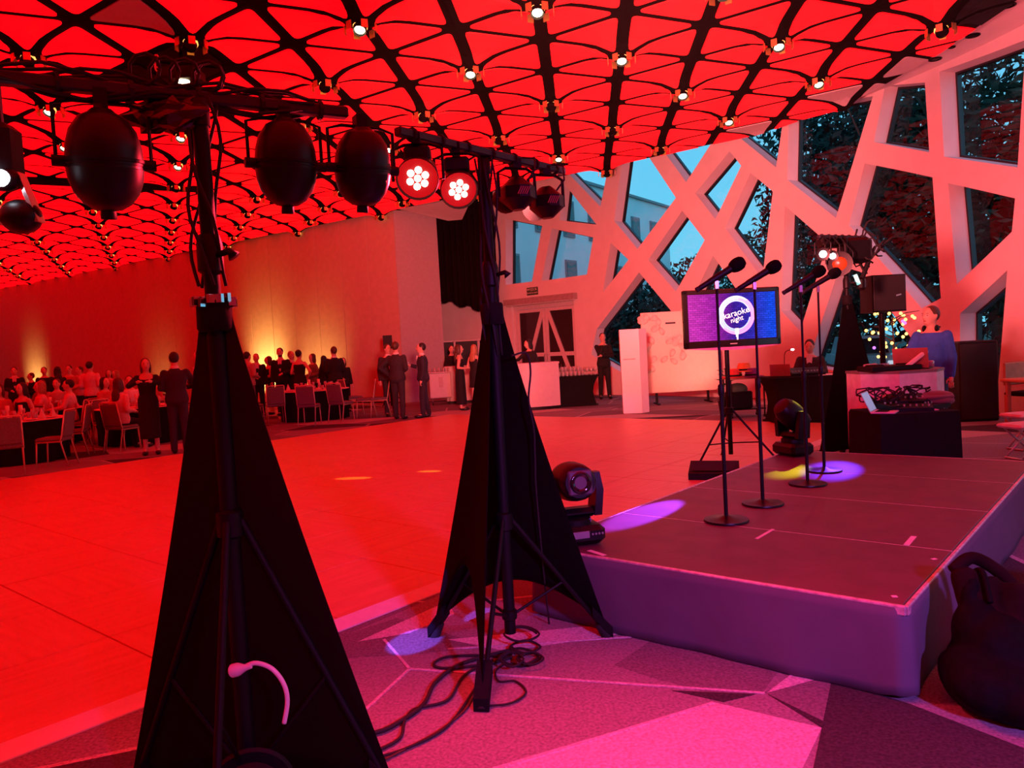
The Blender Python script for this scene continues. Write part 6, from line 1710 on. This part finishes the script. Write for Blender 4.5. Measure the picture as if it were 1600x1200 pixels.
def person(label, loc, rz, h=1.76, outfit='suit', top='navy', bottom=None, arms=('down', 'down'), hair='dark', style='short', seated=False, fem=False, skin=0, turn=0.0, nod=0.0, shirt=None, skirt_z=.45, vox=.02, group=None, stance=.0, chairz=.47):
    k = h / 1.76
    t = thing('person', label, 'person', loc, rz, group)
    dz = (chairz - .86) if seated else 0.0
    sh = .155 if fem else .178
    def V(p): return Vector((p[0] * k, p[1] * k, (p[2] + dz) * k if seated else p[2] * k))
    def VL(p): return Vector((p[0] * k, p[1] * k, p[2] * k))
    A = []
    for s_, a in ((-1, arms[0]), (1, arms[1])):
        e, w = ARM[a]
        A.append((V((s_ * sh, 0, 1.405)), V((s_ * (e[0] - (.02 if fem else 0)), e[1], e[2])), V((s_ * w[0], w[1], w[2]))))
    Lg = []
    for s_ in (-1, 1):
        if seated: Lg.append((V((s_ * .09, 0, .93)), VL((s_ * .12, -.42, .50)), VL((s_ * .12, -.40, .09)), VL((s_ * .13, -.55, .035))))
        else:
            st = stance * s_
            Lg.append((V((s_ * .085, 0, .93)), V((s_ * .095, -.015 - st * .5, .50)), V((s_ * (.10 + abs(stance) * .2), .02 - st, .085)), V((s_ * (.115 + abs(stance) * .2), -.13 - st, .03))))
    RT = Matrix.Rotation(turn, 3, 'Z') @ Matrix.Rotation(nod, 3, 'X')
    hc = Vector((0, -.02, 1.645)); nk = Vector((0, 0, 1.53))
    def HV(p): return V(tuple(nk + RT @ (Vector(p) - nk)))
    def tors(b, infl=0.0, z0=.88, z1=1.49, flare=0.0):
        prof = [(.88, .15, .115), (.95, .168, .118), (1.03, .158, .11), (1.10, .142 if not fem else .125, .10), (1.20, .15 if not fem else .135, .108), (1.30, .172 if not fem else .152, .118 if not fem else .125), (1.38, .175 if not fem else .152, .105), (1.44, .135 if not fem else .12, .085), (1.49, .065, .062)]
        rings = []
        for z, rx, ry in prof:
            if z < z0 - 1e-6 or z > z1 + 1e-6: continue
            f = flare * max(0, (1.05 - z))
            rings.append([tuple(V(p)) for p in ell(rx + infl + f, ry + infl + f, z)])
        b.loft(rings)
    def limb(b, P, R):
        for i in range(len(P) - 1): b.cyl(P[i], P[i + 1], R[i] * k, R[i + 1] * k, n=12); b.ball(P[i + 1], R[i + 1] * k * 1.02, 10, 8)
        b.ball(P[0], R[0] * k, 10, 8)
    arR = (.047, .038, .027) if fem else (.054, .043, .030)
    def body(b):
        tors(b)
        b.cyl(V((0, .0, 1.46)), V((0, -.01, 1.58)), .058 * k, .054 * k, n=12)
        b.ball(HV(hc), (.076 * k, .096 * k, .115 * k), 16, 12, M=RT); b.ball(HV((0, -.045, 1.585)), (.056 * k, .066 * k, .062 * k), 12, 8, M=RT)
        b.ball(HV((0, -.118, 1.632)), (.016 * k, .024 * k, .026 * k), 8, 6, M=RT)
        for s_ in (-1, 1): b.ball(HV((s_ * .079, -.005, 1.64)), (.012 * k, .022 * k, .032 * k), 8, 6, M=RT)
        for S, E, W in A:
            limb(b, (S, E, W), arR); d = (W - E).normalized()
            b.ball(W + d * .045 * k, (.026 * k, .036 * k, .05 * k), 10, 8, M=d.to_track_quat('Z', 'Y').to_matrix())
        for P in Lg: limb(b, P[:3], (.08, .056, .04)); b.ball((P[2] + P[3]) / 2, (.038 * k, .1 * k, .035 * k), 10, 8)
    me = lump('body', [body], vox * k * .85, M_skin[skin], None, smooth_it=2)
    # fingers rooted in each palm
    fb = MB()
    for (S, E, W) in A:
        d = (W - E).normalized(); lat = d.cross(Vector((0, 0, 1))); lat = lat.normalized() if lat.length > .1 else Vector((1, 0, 0)); nn = lat.cross(d).normalized()
        for q, L_ in ((-1.5, .062), (-.5, .074), (.5, .078), (1.5, .07)):
            b_ = W + d * .075 * k + lat * q * .015 * k
            fb.tube([b_, b_ + d * L_ * .5 * k - nn * .006 * k, b_ + d * L_ * .85 * k - nn * .03 * k], [.0085 * k, .008 * k, .006 * k], n=6)
        b_ = W + d * .03 * k + lat * .026 * k
        fb.tube([b_, b_ + (d * .03 + lat * .022) * k, b_ + (d * .06 + lat * .025 - nn * .01) * k], [.01 * k, .009 * k, .007 * k], n=6)
    bm = bmesh.new(); bm.from_mesh(me); tm = fb.mesh('f', M_skin[skin], True); bm.from_mesh(tm); bm.to_mesh(me); bm.free(); bpy.data.meshes.remove(tm)
    for p in me.polygons: p.use_smooth = True
    bo = link('body', me, t)
    # face
    ey = MB()
    for s_ in (-1, 1): ey.ball(HV((s_ * .032, -.098, 1.655)), (.012 * k, .008 * k, .007 * k), 8, 6, M=RT); ey.ball(HV((s_ * .033, -.1, 1.678)), (.02 * k, .006 * k, .004 * k), 8, 4, M=RT)
    ey.build('eyes', M_eye, t); MB().ball(HV((0, -.107, 1.585)), (.024 * k, .008 * k, .007 * k), 8, 6, M=RT).build('mouth', M_lip, t)
    # hair
    def hr(b):
        b.ball(HV((0, .012, 1.672)), (.086 * k, .102 * k, .105 * k), 16, 12, M=RT)
        if style in ('long', 'bob'):
            b.ball(HV((0, .05, 1.58)), (.088 * k, .06 * k, .13 * k), 12, 10, M=RT)
            for s_ in (-1, 1): b.ball(HV((s_ * .075, -.005, 1.59)), (.022 * k, .05 * k, .11 * k), 10, 8, M=RT)
            if style == 'long': b.ball(V((0, .09, 1.40)), (.10 * k, .05 * k, .18 * k), 12, 10)
        if style == 'bun': b.ball(HV((0, .1, 1.70)), .05 * k, 10, 8)
        if style == 'beard': b.ball(HV((0, -.06, 1.565)), (.058 * k, .055 * k, .035 * k), 10, 8, M=RT)
    def hr_cut(b): pass
    if style != 'bald':
        hm = lump('hair', [hr], .016 * k, M_hair[hair], None, smooth_it=2)
        bm = bmesh.new(); bm.from_mesh(hm); iv = RT.inverted(); dele = []
        for f in bm.faces:                                   # keep the face clear of hair
            c = f.calc_center_median(); c = Vector((c.x / k, c.y / k, c.z / k - (dz if seated else 0))); c = nk + iv @ (c - nk)
            if c.y < -.055 and c.z < 1.69 and abs(c.x) < .075 and not (style == 'beard' and c.z < 1.60): dele.append(f)
        bmesh.ops.delete(bm, geom=dele, context='FACES'); bm.to_mesh(hm); bm.free(); link('hair', hm, t)
    # clothes
    cm = CL[top]; bmt = CL[bottom or top]
    if outfit in ('suit', 'shirt', 'jacket'):
        fit = .022 if outfit != 'shirt' else .014
        def jk(b):
            tors(b, fit, .88, 1.44, .10)
            b.ball(V((0, .01, 1.46)), (.10 * k, .075 * k, .035 * k), 14, 8)
            for S, E, W in A:
                lw = W - (W - E).normalized() * .015
                limb(b, (S, E, lw), (arR[0] + fit * .55, arR[1] + fit * .7, arR[2] + fit * .8))
        lump({'suit': 'jacket', 'jacket': 'jacket', 'shirt': 'shirt'}[outfit], [jk], vox * k, cm, t, smooth_it=2)
        if outfit == 'suit':
            w = MB().loft([[tuple(V((x, -.128 - .016 * (1.45 - z), z))) for x in (-q, q)] + [tuple(V((x, -.10, z))) for x in (q, -q)] for q, z in ((.012, 1.16), (.032, 1.28), (.048, 1.38), (.05, 1.47))])
            w.build('shirt_front', CL[shirt or 'white'], t)
            MB().lathe([(.062 * k, 0), (.07 * k, .005), (.066 * k, .045 * k), (.058 * k, .05 * k)], V((0, 0, 1.475)), n=16).build('shirt_collar', CL[shirt or 'white'], t, smooth='auto')
        def tr(b):
            rings = [[tuple(V(p)) for p in ell(rx, ry, z)] for z, rx, ry in ((.84, .15, .115), (.90, .172, .128), (.98, .172, .125), (1.04, .16, .115))]
            b.loft(rings)
            for P in Lg: limb(b, (P[0], P[1], P[2]), (.094, .072, .058))
        lump('trousers', [tr], vox * k, bmt, t, smooth_it=2)
    if outfit == 'dress':
        def dr(b):
            tors(b, .012, .88, 1.38 if style != 'x' else 1.44, 0)
            if seated:
                for P in Lg: limb(b, (P[0], P[1]), (.105, .085))
            else:
                rings = [[tuple(V(p)) for p in ell(rx, ry, z)] for z, rx, ry in ((skirt_z, .17 + .05 * (.5 if skirt_z > .3 else .2), .15), ((skirt_z + .9) / 2, .175, .14), (.92, .178, .132), (1.02, .165, .12))]
                b.loft(rings)
            for s_ in (-1, 1): b.tube([V((s_ * .09, -.10, 1.33)), V((s_ * .10, 0, 1.46)), V((s_ * .09, .10, 1.33))], .012 * k, n=6)
            if top in ('black', 'red') and arms[0] in ('hug', 'cross'):
                for S, E, W in A: limb(b, (S, E, W - (W - E).normalized() * .02), (arR[0] + .014, arR[1] + .014, arR[2] + .012))
        lump('dress', [dr], vox * k, cm, t, smooth_it=2)
    for P in Lg:
        c = (P[2] + P[3]) / 2; d = (P[3] - P[2]); a = math.atan2(d.x, -d.y)
        R = Matrix.Rotation(a, 3, 'Z')
        MB().ball(Vector((c.x, c.y - .012 * k, .04 * k)) , (.05 * k, .135 * k, .043 * k), 14, 8, M=R).build('shoe', M_shoe, t, smooth=True)
    return t
def stand_at(px, py): p = G(px, py); return (p.x, p.y, 0)
def at_dir(px, Y): p = dirY(px, Y); return (p.x, p.y, 0)
def hgt(px, py, Y): return AY(px, py, Y).z
person('woman in black facing us, embraced by a man in a suit', stand_at(238, 710), .35, 1.72, 'dress', 'black', arms=('hug', 'hug'), hair='brown', style='bob', fem=True, skirt_z=.30, turn=.2)
person('man in a dark suit seen from behind, embracing the woman in black', stand_at(283, 708), PI + .25, 1.80, 'suit', 'navy', arms=('reach', 'bent'), hair='dark', turn=.25)
person('man in a dark suit in profile beside the near scrim', (G(322, 695).x, G(322, 695).y, 0), -PI / 2 + .3, 1.82, 'suit', 'black', arms=('bent', 'down'), hair='brown', turn=-.1)
person('man in a charcoal jacket seen from behind with one hand on his hip', stand_at(625, 655), PI - .25, 1.82, 'suit', 'charcoal', arms=('bent', 'hip'), hair='brown', stance=.06)
person('man half hidden behind the man with hand on hip', at_dir(606, 19.2), .4, 1.78, 'suit', 'charcoal', arms=('down', 'down'), hair='brown', turn=.3)
me_t = person('balding man in a navy suit in profile holding a glass', stand_at(665, 652), -PI / 2 + .12, 1.76, 'suit', 'navy', arms=('glass', 'down'), hair='dark', style='short', stance=.07)
e_ = ARM['glass'][1]; kk = 1.76 / 1.76
gl = Vector((-e_[0] * 1.0, e_[1] - .09, e_[2] + .03)); gp_ = Matrix.Rotation(-PI / 2 + .12, 3, 'Z') @ gl + Vector(stand_at(665, 652))
link('tumbler', tumbler_me, None, gp_ - Vector((0, 0, .05)), 0, label='red lit glass in the hand of the balding man', cat='glass')
person('woman in a long black dress in profile at the bar', stand_at(722, 641), PI / 2 + .1, 1.68, 'dress', 'black', arms=('bent', 'bent'), hair='brown', style='long', fem=True, skirt_z=.16)
person('fair haired woman in a short black dress at the bar', stand_at(746, 641), PI * .8, 1.66, 'dress', 'black', arms=('bent', 'bent'), hair='fair', style='long', fem=True, skirt_z=.62, turn=.5)
person('server in dark clothes reaching across the white counter', at_dir(828, 20.1), -.7, 1.72, 'shirt', 'black', arms=('reach', 'bent'), hair='dark', style='bob', fem=True, turn=-.4, nod=.2)
person('server with lit face behind the serving trolley', at_dir(706, 23.1), .3, 1.68, 'shirt', 'black', arms=('bent', 'bent'), hair='brown', style='bun', fem=True)
person('server in a red lit shirt behind the bar next to the middle scrim', at_dir(788, 20.9), .1, 1.78, 'shirt', 'white', bottom='black', arms=('bent', 'down'), hair='dark')
person('waiter all in black leaning at the facade with a hand on his chin', stand_at(946, 623), .05, 1.78, 'shirt', 'black', arms=('chin', 'cross'), hair='brown', stance=.05)
djl = at_dir(1457, 9.75)
djp = person('DJ in a bright blue shirt looking over his shoulder', djl, -.9, hgt(1440, 480, 9.75), 'shirt', 'blue', bottom='jeans', arms=('table', 'down'), hair='brown', turn=-.35, vox=.016)
kd = hgt(1440, 480, 9.75) / 1.76
hpn = MB().tube([Vector((.075 * math.cos(a), .03 + .085 * math.sin(a), 1.505)) * kd for a in [PI * q / 8 for q in range(9)]], .012 * kd, n=6)
hpo = hpn.build('headphone_band', M_black, djp, smooth=True)
for s_ in (-1, 1): MB().ball(Vector((s_ * .075, -.03, 1.49)) * kd, (.024 * kd, .045 * kd, .045 * kd), 12, 8).build('headphone_cup', M_black, hpo, smooth=True)
person('technician in a dark jacket seated and looking down at the black table', at_dir(1266, 13.95), -.5, 1.76, 'suit', 'charcoal', arms=('table', 'table'), hair='dark', seated=True, nod=.25, chairz=.50)
chair(Vector((at_dir(1266, 14.05)[0], 14.05, 0)), None, PI - .5 + PI, 'chair under the seated technician')
# standing group in front of the yellow wall
GR = 'standing guests before the yellow wall'
for (px, Y, hy, rz, of, tp, bt, arm, hr_, st, fm, lab) in [
    (386, 19.4, 550, PI - .4, 'jacket', 'beige', 'grey', ('bent', 'bent'), 'dark', 'short', False, 'man in a beige jacket from behind, beside the near scrim'),
    (400, 20.2, 553, .4, 'suit', 'black', None, ('bent', 'down'), 'fair', 'short', False, 'red lit man facing us right of the beige jacket'),
    (419, 20.7, 557, -.9, 'dress', 'black', None, ('bent', 'cross'), 'brown', 'bob', True, 'woman in black with bare forearm turned to the left'),
    (438, 20.0, 544, .1, 'suit', 'black', None, ('down', 'bent'), 'dark', 'beard', False, 'bearded man in a black suit with open white collar'),
    (455, 20.3, 549, .9, 'suit', 'charcoal', None, ('bent', 'down'), 'fair', 'short', False, 'man turned to the woman in the strapless dress'),
    (467, 19.5, 547, PI - .2, 'dress', 'black', None, ('hip', 'bent'), 'dark', 'bun', True, 'woman in a strapless black dress from behind'),
    (488, 20.6, 553, -.8, 'jacket', 'brown', 'black', ('bent', 'bent'), 'brown', 'bob', True, 'woman in a brown jacket with shoulder length hair'),
    (506, 20.0, 556, 2.6, 'shirt', 'black', None, ('bent', 'down'), 'dark', 'long', True, 'long haired woman in black next to the tall man'),
    (522, 19.3, 542, PI + .6, 'suit', 'black', None, ('bent', 'bent'), 'brown', 'short', False, 'tall man in a black suit at the right of the group'),
    (536, 20.1, 572, .3, 'shirt', 'black', None, ('bent', 'down'), 'dark', 'bob', True, 'short person in black half hidden by the tall man')]:
    Y += 1.4
    person(lab, at_dir(px, Y), rz, max(1.5, min(1.9, hgt(px, hy, Y))), of, tp, bt, arm, hr_, st, fem=fm, group=GR, skirt_z=.5)
# standing and seated guests at the left
GL = 'guests among the left tables'
for (px, Y, hy, rz, of, tp, bt, arm, hr_, st, fm, lab) in [
    (139, 20.0, 565, PI, 'shirt', 'pink', 'black', ('bent', 'bent'), 'dark', 'short', False, 'man in a pale pink shirt standing with his back to us'),
    (88, 21.0, 573, PI + .8, 'jacket', 'black', None, ('bent', 'down'), 'dark', 'long', True, 'long haired woman in black standing left of the pink shirt'),
    (20, 22.0, 574, .5, 'suit', 'black', None, ('bent', 'down'), 'dark', 'short', False, 'man in black standing at the left end of the yellow glow'),
    (46, 22.5, 583, -.6, 'suit', 'black', None, ('bent', 'bent'), 'brown', 'short', False, 'shorter man in black within the far left yellow glow'),
    (67, 22.8, 574, .4, 'shirt', 'black', None, ('bent', 'down'), 'brown', 'short', False, 'man in black leaning in behind the seated guests'),
    (106, 21.6, 571, .3, 'shirt', 'red', 'black', ('bent', 'bent'), 'dark', 'short', False, 'dark haired man in a red shirt left of the pink shirt'),
    (123, 22.4, 573, -.5, 'shirt', 'white', 'black', ('bent', 'bent'), 'brown', 'short', False, 'man in a white shirt half hidden by the pink shirt'),
    (168, 21.5, 578, .5, 'shirt', 'red', 'black', ('bent', 'bent'), 'brown', 'bob', True, 'woman in red standing right of the pink shirt'),
    (179, 22.0, 584, -.7, 'shirt', 'beige', 'black', ('bent', 'bent'), 'fair', 'bob', True, 'fair woman in beige at the right of the left crowd')]:
    person(lab, at_dir(px, Y), rz, max(1.5, min(1.88, hgt(px, hy, Y))), of, tp, bt, arm, hr_, st, fem=fm, group=GL)
for (px, Y, rz, of, tp, arm, hr_, st, fm, lab) in [
    (-6, 15.3, .2, 'shirt', 'red', ('table', 'bent'), 'brown', 'bob', True, 'seated guest in red at the far left table'),
    (30, 15.4, -.3, 'dress', 'black', ('table', 'bent'), 'dark', 'long', True, 'seated dark haired woman at the far left table'),
    (59, 16.4, -.9, 'shirt', 'pink', ('table', 'table'), 'fair', 'bob', True, 'seated fair woman in pink left of the middle crowd'),
    (104, 16.4, -1.2, 'shirt', 'pink', ('table', 'table'), 'dark', 'short', False, 'seated man in a pink shirt turned left in front of the pink standing man'),
    (85, 18.6, .2, 'shirt', 'beige', ('table', 'bent'), 'brown', 'short', False, 'seated man in beige behind the second table'),
    (62, 18.9, .1, 'jacket', 'brown', ('table', 'bent'), 'brown', 'bob', True, 'seated woman in brown behind the second table'),
    (160, 17.0, 1.2, 'shirt', 'red', ('table', 'bent'), 'dark', 'bob', True, 'seated woman in red at the left of the couple table'),
    (182, 14.7, 2.8, 'shirt', 'pink', ('bent', 'bent'), 'brown', 'long', True, 'seated woman in pale pink with her back to us left of the couple'),
    (199, 17.3, .4, 'shirt', 'white', ('table', 'table'), 'brown', 'short', False, 'seated man in white beside the embracing woman'),
    (233, 18.2, .0, 'shirt', 'red', ('table', 'bent'), 'fair', 'bob', True, 'seated guest behind the embracing woman')]:
    p = at_dir(px, Y)
    person(lab, p, rz, 1.74, of, tp, 'black', arm, hr_, st, seated=True, fem=fm, group='seated guests at the left', chairz=.50)
    chair(Vector(p) + Vector((-math.sin(rz) * -.0, 0, 0)), None, rz, 'chair under the ' + ' '.join(lab.split()[:10]), 'chairs under seated guests')

bpy.data.scenes.remove(TMP)
